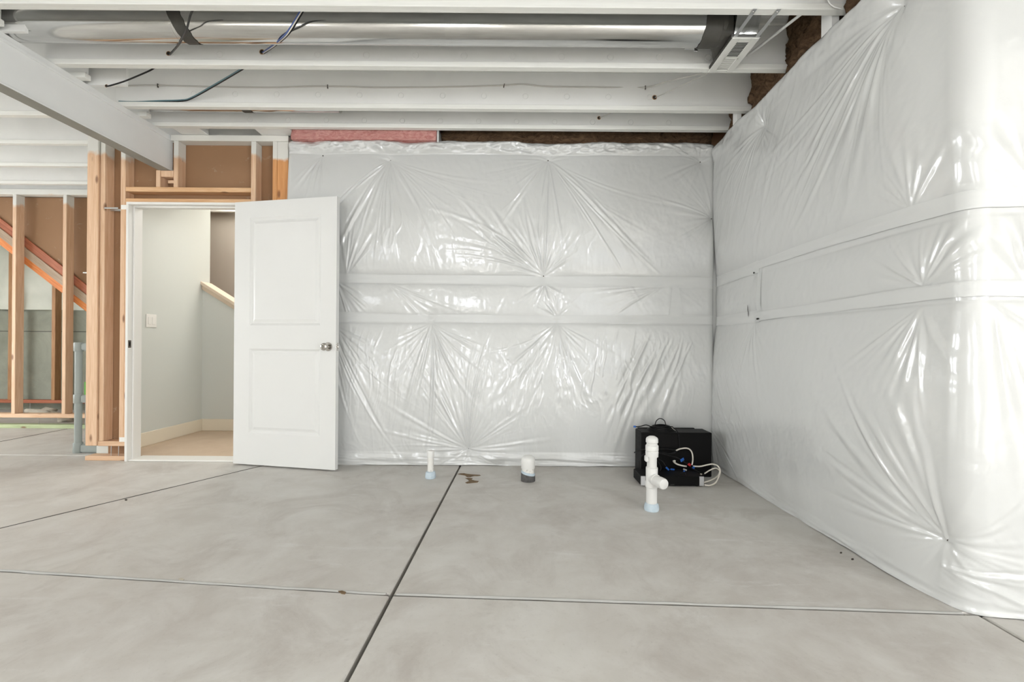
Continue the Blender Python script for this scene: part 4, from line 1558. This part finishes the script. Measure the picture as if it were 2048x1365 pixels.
for i in range(n_sl):
    yy = RYN + fw + 0.012 + (RYF - RYN - 2 * fw - 0.018) * (i + 0.5) / n_sl
    far = i >= n_sl // 2 + 1
    o = bm_obj('slat', box_bm(RX1 - RX0 - 2 * fw - 0.02, 0.0082 if far else 0.0115, 0.0016), 'register_white', reg, ((RX0 + RX1) / 2, yy, RZ - 0.001))
    o.rotation_euler = (math.radians(-6 if far else 35), 0, 0)
box('divider', RX0 + fw, RX1 - fw, RYN + 0.165, RYN + 0.175, RZ - 0.006, RZ + 0.001, 'register_white', reg, 0.001)
for x in (RX0 + 0.012, RX1 - 0.016):
    sxx = 0.010
    sp = box('hanger_strap', x - sxx, x + sxx, JA - 0.046, RYN + 0.006, CEIL - 0.0035, CEIL - 0.0015, 'zinc', reg)
    lathe('strap_screw', [(0.005, 0), (0.004, 0.003), (0, 0.0035)], 'nickel', sp, (x, JA - 0.028, CEIL - 0.0036), 10, (math.pi, 0, 0))
# second duct glimpsed behind the third joist
d2 = tag(empty('round_duct', (-2.1, 3.385, 2.745)), 'galvanised duct barely showing above the third joist near the beam', 'duct')
cyl_x('duct_section', -2.75, -1.30, 3.385, 2.747, 0.074, 'galvanised', d2, 40)
tape_ring(-1.98, 0.07, 0.0, 0.076, d2, 3.385, 2.747)

# ================================================================== CEILING CABLES
def cable(pts, r, mat, label, name='cable', cat='cable', group='cables along the ceiling joists', per=8):
    o = tube(name, pts, r, mat, None, 8, per)
    if name != 'cable':
        group = None
    return tag(o, label, cat, group)


YB = JB - FLW / 2 - 0.007
YC = JC - FLW / 2 - 0.008
YD = JD - FLW / 2 - 0.007


def hole(px, py, Y, r=0.014):
    c = P(px, py, Y)
    o = lathe('cable_hole', [(r, 0), (r, 0.0012), (0, 0.0012)], 'sheath_board', None, c, 16, (math.pi / 2, 0, 0))
    o.parent = ceiling
    o.location = Vector(c) - ceiling.location
    i = lathe('cable_hole', [(r * 0.72, 0), (r * 0.72, 0.0018), (0, 0.0018)], 'dark_gap', None, c, 16, (math.pi / 2, 0, 0))
    i.parent = ceiling
    i.location = Vector(c) - ceiling.location


hole(337, 107, YB)
hole(524, 104, YB, 0.016)
hole(213, 172, 2.943, 0.010)
hole(1309, 195, YC, 0.017)
hole(1198, 236, YD, 0.014)
cable([P(392, 8, 2.31), P(381, 30, 2.36), P(372, 62, 2.41), P(358, 88, 2.54), P(339, 110, YB + 0.01)], 0.0052, 'grey_cable', 'dark grey cable dropping past the dark duct tape band into the second joist')
for k, (m_n, dxp, nm) in enumerate((('black_cable', 3.2, 'black'), ('white_cable', 0.2, 'white'), ('blue_cable', -3.0, 'blue'))):
    cable([P(612 + dxp, 6, 2.31), P(600 + dxp, 28, 2.36), P(576 + dxp, 66, 2.42), P(552 + dxp, 88, 2.55), P(525 + dxp * 0.4, 107 + dxp * 0.3, YB + 0.01)], 0.0040, m_n,
          '%s cable of the three cable bundle crossing under the duct' % nm)
cable([P(212, 173, 2.944), P(222, 171, 2.92), P(248, 163, 2.88), P(275, 152, 2.83), P(300, 141, 2.80), P(315, 132, 2.79)], 0.0045, 'black_cable', 'short black cable leaving the blocking panel beside the beam')
cable([P(238, 203, YC), P(270, 204, YC), P(320, 202, YC), P(362, 200.5, YC), P(382, 196, YC - 0.03), P(425, 172, 3.05), P(480, 140, 2.83), P(500, 128, 2.79)], 0.0052, 'teal_cable', 'dark teal cable along the third joist rising to the right')
cable([P(238, 205.2, YC - 0.006), P(270, 206.2, YC - 0.006), P(320, 204.4, YC - 0.006), P(362, 202.6, YC - 0.006), P(384, 197, YC - 0.034), P(427, 173.5, 3.045), P(482, 141, 2.825), P(502, 129, 2.785)], 0.0036, 'black_cable', 'thin black cable twinned with the teal cable on the third joist')
pc = cable([P(232, 173, YC), P(300, 171, YC), P(420, 173.5, YC), P(540, 175, YC), P(640, 172.5, YC), P(760, 175, YC), P(880, 174, YC), P(1000, 171, YC), P(1045, 168.5, YC), P(1095, 173, YC), P(1200, 174.5, YC), P(1288, 175, YC), P(1335, 163, YC - 0.12), P(1420, 143, 2.83), P(1440, 138, 2.79)], 0.0050, 'painted_cable', 'white painted cable stapled along the third joist')
for (px, py) in ((315, 171), (655, 173), (1008, 171), (1291, 175)):
    c = P(px, py, YC - 0.006)
    o = box('staple', c.x - 0.0025, c.x + 0.0025, c.y - 0.002, c.y + 0.008, c.z - 0.013, c.z + 0.013, 'nail_steel', pc)
    o.rotation_euler = (0, rnd.uniform(-0.3, 0.3), 0)
cable([P(1310, 195, YC), P(1320, 191, YC - 0.03), P(1370, 168, 3.0), P(1425, 143, 2.81), P(1440, 137, 2.79)], 0.0022, 'painted_cable', 'thin wire rising from the round hole at the right of the third joist')
cable([P(1199, 236, YD), P(1206, 233, YD - 0.03), P(1222, 226, 3.37), P(1235, 219, 3.30)], 0.0028, 'painted_cable', 'short wire from the hole in the joist nearest the back wall')
cable([P(1494, 113, YB + 0.006), P(1540, 77, 2.56), P(1600, 30, 2.33), P(1615, 18, 2.31)], 0.0075, 'ceiling_white', 'white painted conduit slanting across the bay right of the register', 'conduit', 'conduit')
cable([P(1652, -14, 2.235), P(1658, 4, 2.232), P(1668, 13, 2.229), P(1682, 17, 2.226)], 0.0035, 'ceiling_white', 'white wire stub on the nearest joist above the side wall sheeting', 'wire', 'wire')

# ================================================================== ROUGH-IN PIPES
def flat_ring(r0, r1, z):
    return [(r0, z), (r1, z)]


b = F(1303, 1021)
pipe = tag(empty('drain_pipe', (b.x, b.y, 0)), 'tall white plastic drain pipe with a capped side branch before the black cabinet', 'pipe')
zf = lambda py: P(1303, py, b.y).z
lathe('foam_collar', [(0.040, 0.0005), (0.0425, 0.010), (0.041, 0.026), (0.038, 0.038), (0.032, 0.043)], 'foam_blue', pipe, b, 24)
lathe('stub', [(0.0305, 0.002), (0.0305, 0.18)], 'pvc_white', pipe, b, 28)
tee = lathe('tee', [(0.031, zf(975)), (0.036, zf(974)), (0.0365, zf(966)), (0.036, zf(964)), (0.0335, zf(962)), (0.0335, zf(937)), (0.0325, zf(935)), (0.028, zf(935))], 'pvc_white', pipe, b, 32)
lathe('riser', [(0.0275, zf(940)), (0.0275, zf(912))], 'pvc_white', pipe, b, 28)
lathe('coupling', [(0.0285, zf(914)), (0.0355, zf(913.5)), (0.0365, zf(904)), (0.0355, zf(903)), (0.033, zf(902)), (0.0365, zf(901)), (0.0365, zf(892)), (0.0335, zf(890.5)), (0.0305, zf(890)), (0.0305, zf(884))], 'pvc_white', pipe, b, 32)
lathe('vent_cap', [(0.0305, zf(886)), (0.0345, zf(885)), (0.0345, zf(879)), (0.031, zf(876)), (0.018, zf(873)), (0, zf(872))], 'pvc_white', pipe, b, 32)
box('clip', b.x - 0.041, b.x - 0.025, b.y - 0.02, b.y + 0.012, zf(923), zf(912), 'pvc_white', pipe, 0.003)
tz = zf(957)
br_dir = Vector((0.034, -0.108, -0.002))
rotq = br_dir.to_track_quat('Z', 'Y').to_euler()
L = br_dir.length
o = lathe('branch', [(0.033, 0.012), (0.033, 0.040), (0.0295, 0.042), (0.0295, 0.075), (0.0315, 0.076), (0.0315, L - 0.006), (0.028, L + 0.002), (0.016, L + 0.006), (0, L + 0.007)], 'pvc_white', pipe, (b.x, b.y, tz), 32)
o.rotation_euler = rotq

b = F(861, 957)
p2 = tag(empty('drain_stub', (b.x, b.y, 0)), 'slim capped white pipe stub left of the dark floor joint', 'pipe', 'drain pipe stubs rising from the slab')
lathe('foam_collar', [(0.034, 0.0005), (0.038, 0.010), (0.036, 0.034), (0.032, 0.046), (0.024, 0.050)], 'foam_blue', p2, b, 20)
lathe('stub', [(0.0215, 0.002), (0.0215, 0.16)], 'pvc_scuffed', p2, b, 24)
lathe('pipe_cap', [(0.0225, 0.150), (0.0255, 0.151), (0.0255, 0.186), (0.022, 0.196), (0.012, 0.200), (0, 0.201)], 'pvc_white', p2, b, 24)
b = F(1056, 962)
p3 = tag(empty('drain_stub', (b.x, b.y, 0)), 'wide domed white pipe stub right of the dark floor joint', 'pipe', 'drain pipe stubs rising from the slab')
bm = lathe_bm([(0.050, 0.0005), (0.050, 0.046), (0.044, 0.048)], 28)
for v in bm.verts:
    if v.co.z > 0.03:
        v.co.z += -v.co.x * 0.22
o = bm_obj('rubber_collar', bm, 'rubber_dark', p3, b)
autosmooth(o)
bm = lathe_bm([(0.0475, 0.03), (0.0475, 0.062), (0.043, 0.064)], 28)
for v in bm.verts:
    v.co.z += -v.co.x * 0.22
o = bm_obj('foam_collar', bm, 'foam_blue', p3, b)
autosmooth(o)
lathe('stub', [(0.0435, 0.002), (0.0435, 0.11)], 'pvc_scuffed', p3, b, 28)
lathe('pipe_cap', [(0.0445, 0.088), (0.0485, 0.089), (0.0485, 0.138), (0.0455, 0.158), (0.036, 0.172), (0.020, 0.179), (0, 0.181)], 'pvc_white', p3, b, 28)

# ================================================================== ELECTRONICS IN THE CORNER
cab = tag(empty('electronics_cabinet', (1.2, 3.38, 0)), 'black metal electronics cabinet on the floor in the room corner', 'cabinet')
CX0, CX1, CY0, CY1, CZ = 0.945, 1.458, 3.306, 3.470, 0.322
box('case', CX0, CX1, CY0, CY1, 0.0005, CZ, 'black_case', cab, 0.004, seg=2)
box('rear_lip', CX0 + 0.02, CX1 - 0.06, CY1 + 0.0005, CY1 + 0.02, 0.02, CZ + 0.004, 'black_case', cab, 0.002)
box('front_panel', CX0 + 0.012, CX1 - 0.004, CY0 - 0.004, CY0 - 0.0005, 0.012, CZ - 0.010, 'black_plastic', cab, 0.001)
for (z0, z1) in ((0.255, 0.285), (0.215, 0.245), (0.03, 0.10)):
    box('vent', CX0 - 0.0015, CX0 + 0.001, CY0 + 0.05, CY0 + 0.14, z0, z1, 'vent_dark', cab)
rc = tag(empty('av_receiver', (1.09, 3.15, 0)), 'low black receiver with silver end caps lying before the cabinet', 'receiver')
AX0, AX1, AYF, AYB = 0.878, 1.304, 3.076, 3.262
box('case', AX0, AX1, AYF + 0.004, AYB, 0.006, 0.070, 'black_case', rc, 0.003)
for (x0, x1) in ((AX0, AX0 + 0.030), (AX1 - 0.030, AX1)):
    box('end_cap', x0, x1, AYF - 0.004, AYF + 0.004, 0.007, 0.070, 'silver_cap', rc, 0.0015)
box('front_panel', AX0 + 0.031, AX1 - 0.031, AYF - 0.002, AYF + 0.004, 0.007, 0.070, 'black_plastic', rc, 0.001)
for x in (AX0 + 0.04, AX1 - 0.04):
    lathe('foot', [(0.015, 0), (0.015, 0.0062)], 'black_plastic', rc, (x, AYF + 0.03, 0), 12)
mk = P(1345, 970, AYF - 0.003)
box('badge', mk.x - 0.013, mk.x + 0.013, AYF - 0.0027, AYF - 0.002, mk.z - 0.0022, mk.z + 0.0022, 'grey_cable', rc)

# coil of black cable on top of the cabinet
ccx, ccy = P(1322, 862, 3.385).x, 3.385
coil = tag(empty('cable_coil', (ccx, ccy, CZ)), 'coil of black cable lying on top of the cabinet', 'cable coil')
rc_ = random.Random(3)
for k in range(5):
    pts = []
    rx, ry = 0.105 - 0.010 * k + rc_.uniform(-0.006, 0.006), 0.066 - 0.006 * k
    for i in range(22):
        a = 2 * math.pi * i / 20
        pts.append((ccx + rc_.uniform(-0.003, 0.003) + rx * math.cos(a) + 0.006 * (k % 2), ccy + ry * math.sin(a), CZ + 0.0052 + k * 0.0075 + 0.002 * math.sin(a * 3 + k)))
    tube('loop', pts, 0.0046, 'black_cable', coil, 7, 4)
tube('loop', [P(1309, 856, ccy), P(1310, 850, ccy), P(1313, 842, ccy), P(1320, 837.5, ccy), P(1328, 841, ccy), P(1331, 848, ccy), P(1332, 857, ccy)], 0.0032, 'black_cable', coil, 7, 6)
tl = tube('tail', [P(1302, 854, ccy), P(1292, 850.5, ccy - 0.03), P(1282, 853, ccy - 0.05), P(1271, 854, ccy - 0.06)], 0.0036, 'black_cable', coil, 7, 6)
tube('tail', [P(1346, 856, ccy - 0.05), P(1354, 862, CY0 - 0.008), P(1358, 876, CY0 - 0.010), P(1359, 905, CY0 - 0.012)], 0.0034, 'black_cable', coil, 7, 6)


def flag(px, py, Y, w, h, mat, ang, parent):
    c = P(px, py, Y)
    o = bm_obj('tape_flag', box_bm(w, 0.004, h, 0.001), mat, parent, c)
    o.rotation_euler = (0.2, ang, 0.25)
    return o


flag(1269.5, 853.8, ccy - 0.062, 0.020, 0.013, 'blue_tape', 0.15, coil)
tube('twist_tie', [P(1343, 855, ccy - 0.06), P(1347, 859, ccy - 0.07), P(1351, 861.5, ccy - 0.07)], 0.0016, 'white_cable', coil, 5, 4)

YF = CY0 - 0.02
_cable = cable
cable = lambda *a: _cable(*a, group='cables tangled before the black cabinet')
# white cables
w1 = cable([P(1352, 902, YF - 0.01), P(1360, 898.5, YF - 0.02), P(1372, 897, YF - 0.025), P(1380, 900, YF - 0.025), P(1384.5, 908, YF - 0.025), P(1385.5, 920, YF - 0.03), P(1384, 931, YF - 0.04)], 0.0052, 'white_cable', 'white cable arching over the front of the black cabinet')
w2 = cable([P(1386, 933, YF - 0.06), P(1400, 933.5, YF - 0.07), P(1414, 930.5, YF - 0.08), P(1426, 929, 3.19), P(1436, 933, 3.16), P(1440.5, 943, 3.13), P(1437, 955, 3.10), P(1431, 966, 3.07), P(1420, 971.5, 3.055), P(1409, 970.5, 3.058)], 0.0052, 'white_cable', 'white cable looping widest to the right of the receiver')
w3 = cable([P(1409, 948, YF - 0.07), P(1420, 941, YF - 0.08), P(1432, 937, YF - 0.09), P(1439, 943, YF - 0.095), P(1435, 953, 3.16), P(1422, 961, 3.12), P(1408, 965.5, 3.10)], 0.0046, 'white_cable', 'white cable in the smaller loop beside the receiver')
w4 = cable([P(1347, 924, YF - 0.03), P(1354, 929, YF - 0.04), P(1364, 932, YF - 0.05), P(1373, 933.5, YF - 0.05)], 0.0058, 'white_cable', 'short thick white cable lying across the middle of the cable tangle')
lathe('plug', [(0.004, 0), (0.007, 0.002), (0.007, 0.018), (0.004, 0.020)], 'white_cable', w4, P(1347, 923, YF - 0.03), 10, (1.2, 0.6, 0))
box('plug', *(lambda c: (c.x - 0.007, c.x + 0.007, c.y - 0.005, c.y + 0.005, c.z - 0.004, c.z + 0.004))(P(1402, 949, YF - 0.07)), 'white_cable', w3, 0.002)
# black cables
blk = [([(1268, 906), (1280, 901), (1296, 899), (1330, 899), (1350, 901), (1358, 899)], 0, 'long black cable spanning the cabinet front at mid height'),
       ([(1316, 898), (1335, 898.5), (1352, 903), (1342, 909), (1325, 905)], -0.01, 'black cable in a flat loop right of the white pipe'),
       ([(1315, 906), (1338, 912), (1356, 917), (1372, 928), (1384, 938), (1402, 948)], -0.04, 'black cable running down to the right across the tangle'),
       ([(1315, 918), (1325, 924), (1332, 934), (1344, 940), (1362, 942)], -0.05, 'black cable with a blue tape tail low in the tangle'),
       ([(1282, 915), (1290, 908), (1312, 905), (1336, 908), (1350, 905)], -0.02, 'black cable drooping from the left side of the cabinet'),
       ([(1318, 950), (1335, 953), (1352, 951), (1368, 947), (1372, 958), (1374, 968)], -0.16, 'black cable hanging over the front of the receiver'),
       ([(1314, 922), (1322, 936), (1318, 948), (1330, 951), (1346, 946), (1360, 947)], -0.07, 'black cable curled above the receiver lid'),
       ([(1374, 926), (1384, 937), (1394, 943), (1408, 950)], -0.06, 'short black cable right of the red tape')]
bobs = []
for pts, dy, lab in blk:
    bobs.append(cable([P(x, y, YF + dy - 0.004 * (i % 3)) for i, (x, y) in enumerate(pts)], 0.0038, 'black_cable', lab))
flag(1364.5, 920.5, YF - 0.05, 0.030, 0.022, 'blue_tape', -0.5, bobs[2])
flag(1387, 936, YF - 0.065, 0.018, 0.018, 'blue_tape', 0.3, w2)
flag(1379, 930, YF - 0.07, 0.024, 0.018, 'red_tape', 0.6, bobs[7])
flag(1335, 938, YF - 0.07, 0.032, 0.012, 'blue_tape', 0.75, bobs[3])
flag(1345, 939.5, YF - 0.07, 0.032, 0.011, 'blue_tape', 0.15, bobs[3])
flag(1370, 940, YF - 0.08, 0.030, 0.010, 'silver_cap', 0.35, w4)
flag(1368, 944, YF - 0.09, 0.012, 0.016, 'blue_tape', 0.5, bobs[6])

# ================================================================== THINGS ON THE SLAB
def flake(pts, thick, mat, label, name='mud_flake', cat='debris'):
    """a thin dried patch; outline in photo pixels laid on the slab"""
    q = [F(x, y, 0.0) for x, y in pts]
    c = sum(q, Vector()) / len(q)
    n = len(q)
    vs = [(p_.x - c.x, p_.y - c.y, 0.0003) for p_ in q] + [((p_.x - c.x) * 0.93, (p_.y - c.y) * 0.93, thick) for p_ in q]
    fs = [tuple(range(n, 2 * n))] + [(i, (i + 1) % n, n + (i + 1) % n, n + i) for i in range(n)]
    bm = bmesh.new()
    bv = [bm.verts.new(v) for v in vs]
    for f_ in fs:
        bm.faces.new([bv[i] for i in f_])
    bmesh.ops.recalc_face_normals(bm, faces=bm.faces[:])
    bmesh.ops.triangulate(bm, faces=[f_ for f_ in bm.faces if len(f_.verts) > 4])
    return tag(bm_obj(name, bm, mat, None, c), label, cat, 'bits of debris on the slab')


flake([(914, 949), (920, 947.5), (927, 947), (934, 948.5), (944, 949.5), (952, 950), (960, 950.5), (962, 952), (956, 953), (948, 953), (941, 955), (934, 955), (930, 952), (922, 950.5)], 0.0012, 'debris_brown', 'upper brown dried mud patch beside the dark floor joint')
flake([(930, 957), (937, 956), (946, 957), (943, 960), (950, 962), (958, 963), (955, 966), (944, 967), (934, 968), (930, 966), (938, 963), (936, 960)], 0.0012, 'debris_brown', 'lower brown dried mud patch beside the dark floor joint')
flake([(676, 1184), (684, 1183), (692, 1186), (690, 1190), (683, 1189)], 0.003, 'debris_brown', 'small tan chip on the crosswise floor joint', 'concrete_chip')
flake([(357, 1158), (364, 1157), (369, 1160), (364, 1164), (358, 1163)], 0.002, 'debris_pale', 'small pale chip on the crosswise joint far from the tan chip', 'concrete_chip')
for (px, py, r_, lab) in ((1682, 1107, 2.2, 'upper dark speck on the slab beside the side wall sheeting'), (1705, 1120, 2.6, 'lower dark speck on the slab beside the side wall sheeting'), (252, 1001, 2.6, 'dark crumb on the slanting floor joint at the left')):
    flake([(px + r_ * math.cos(a), py + r_ * 0.5 * math.sin(a)) for a in [i * math.pi / 4 for i in range(8)]], 0.004, 'debris_dark', lab, 'grit_speck')
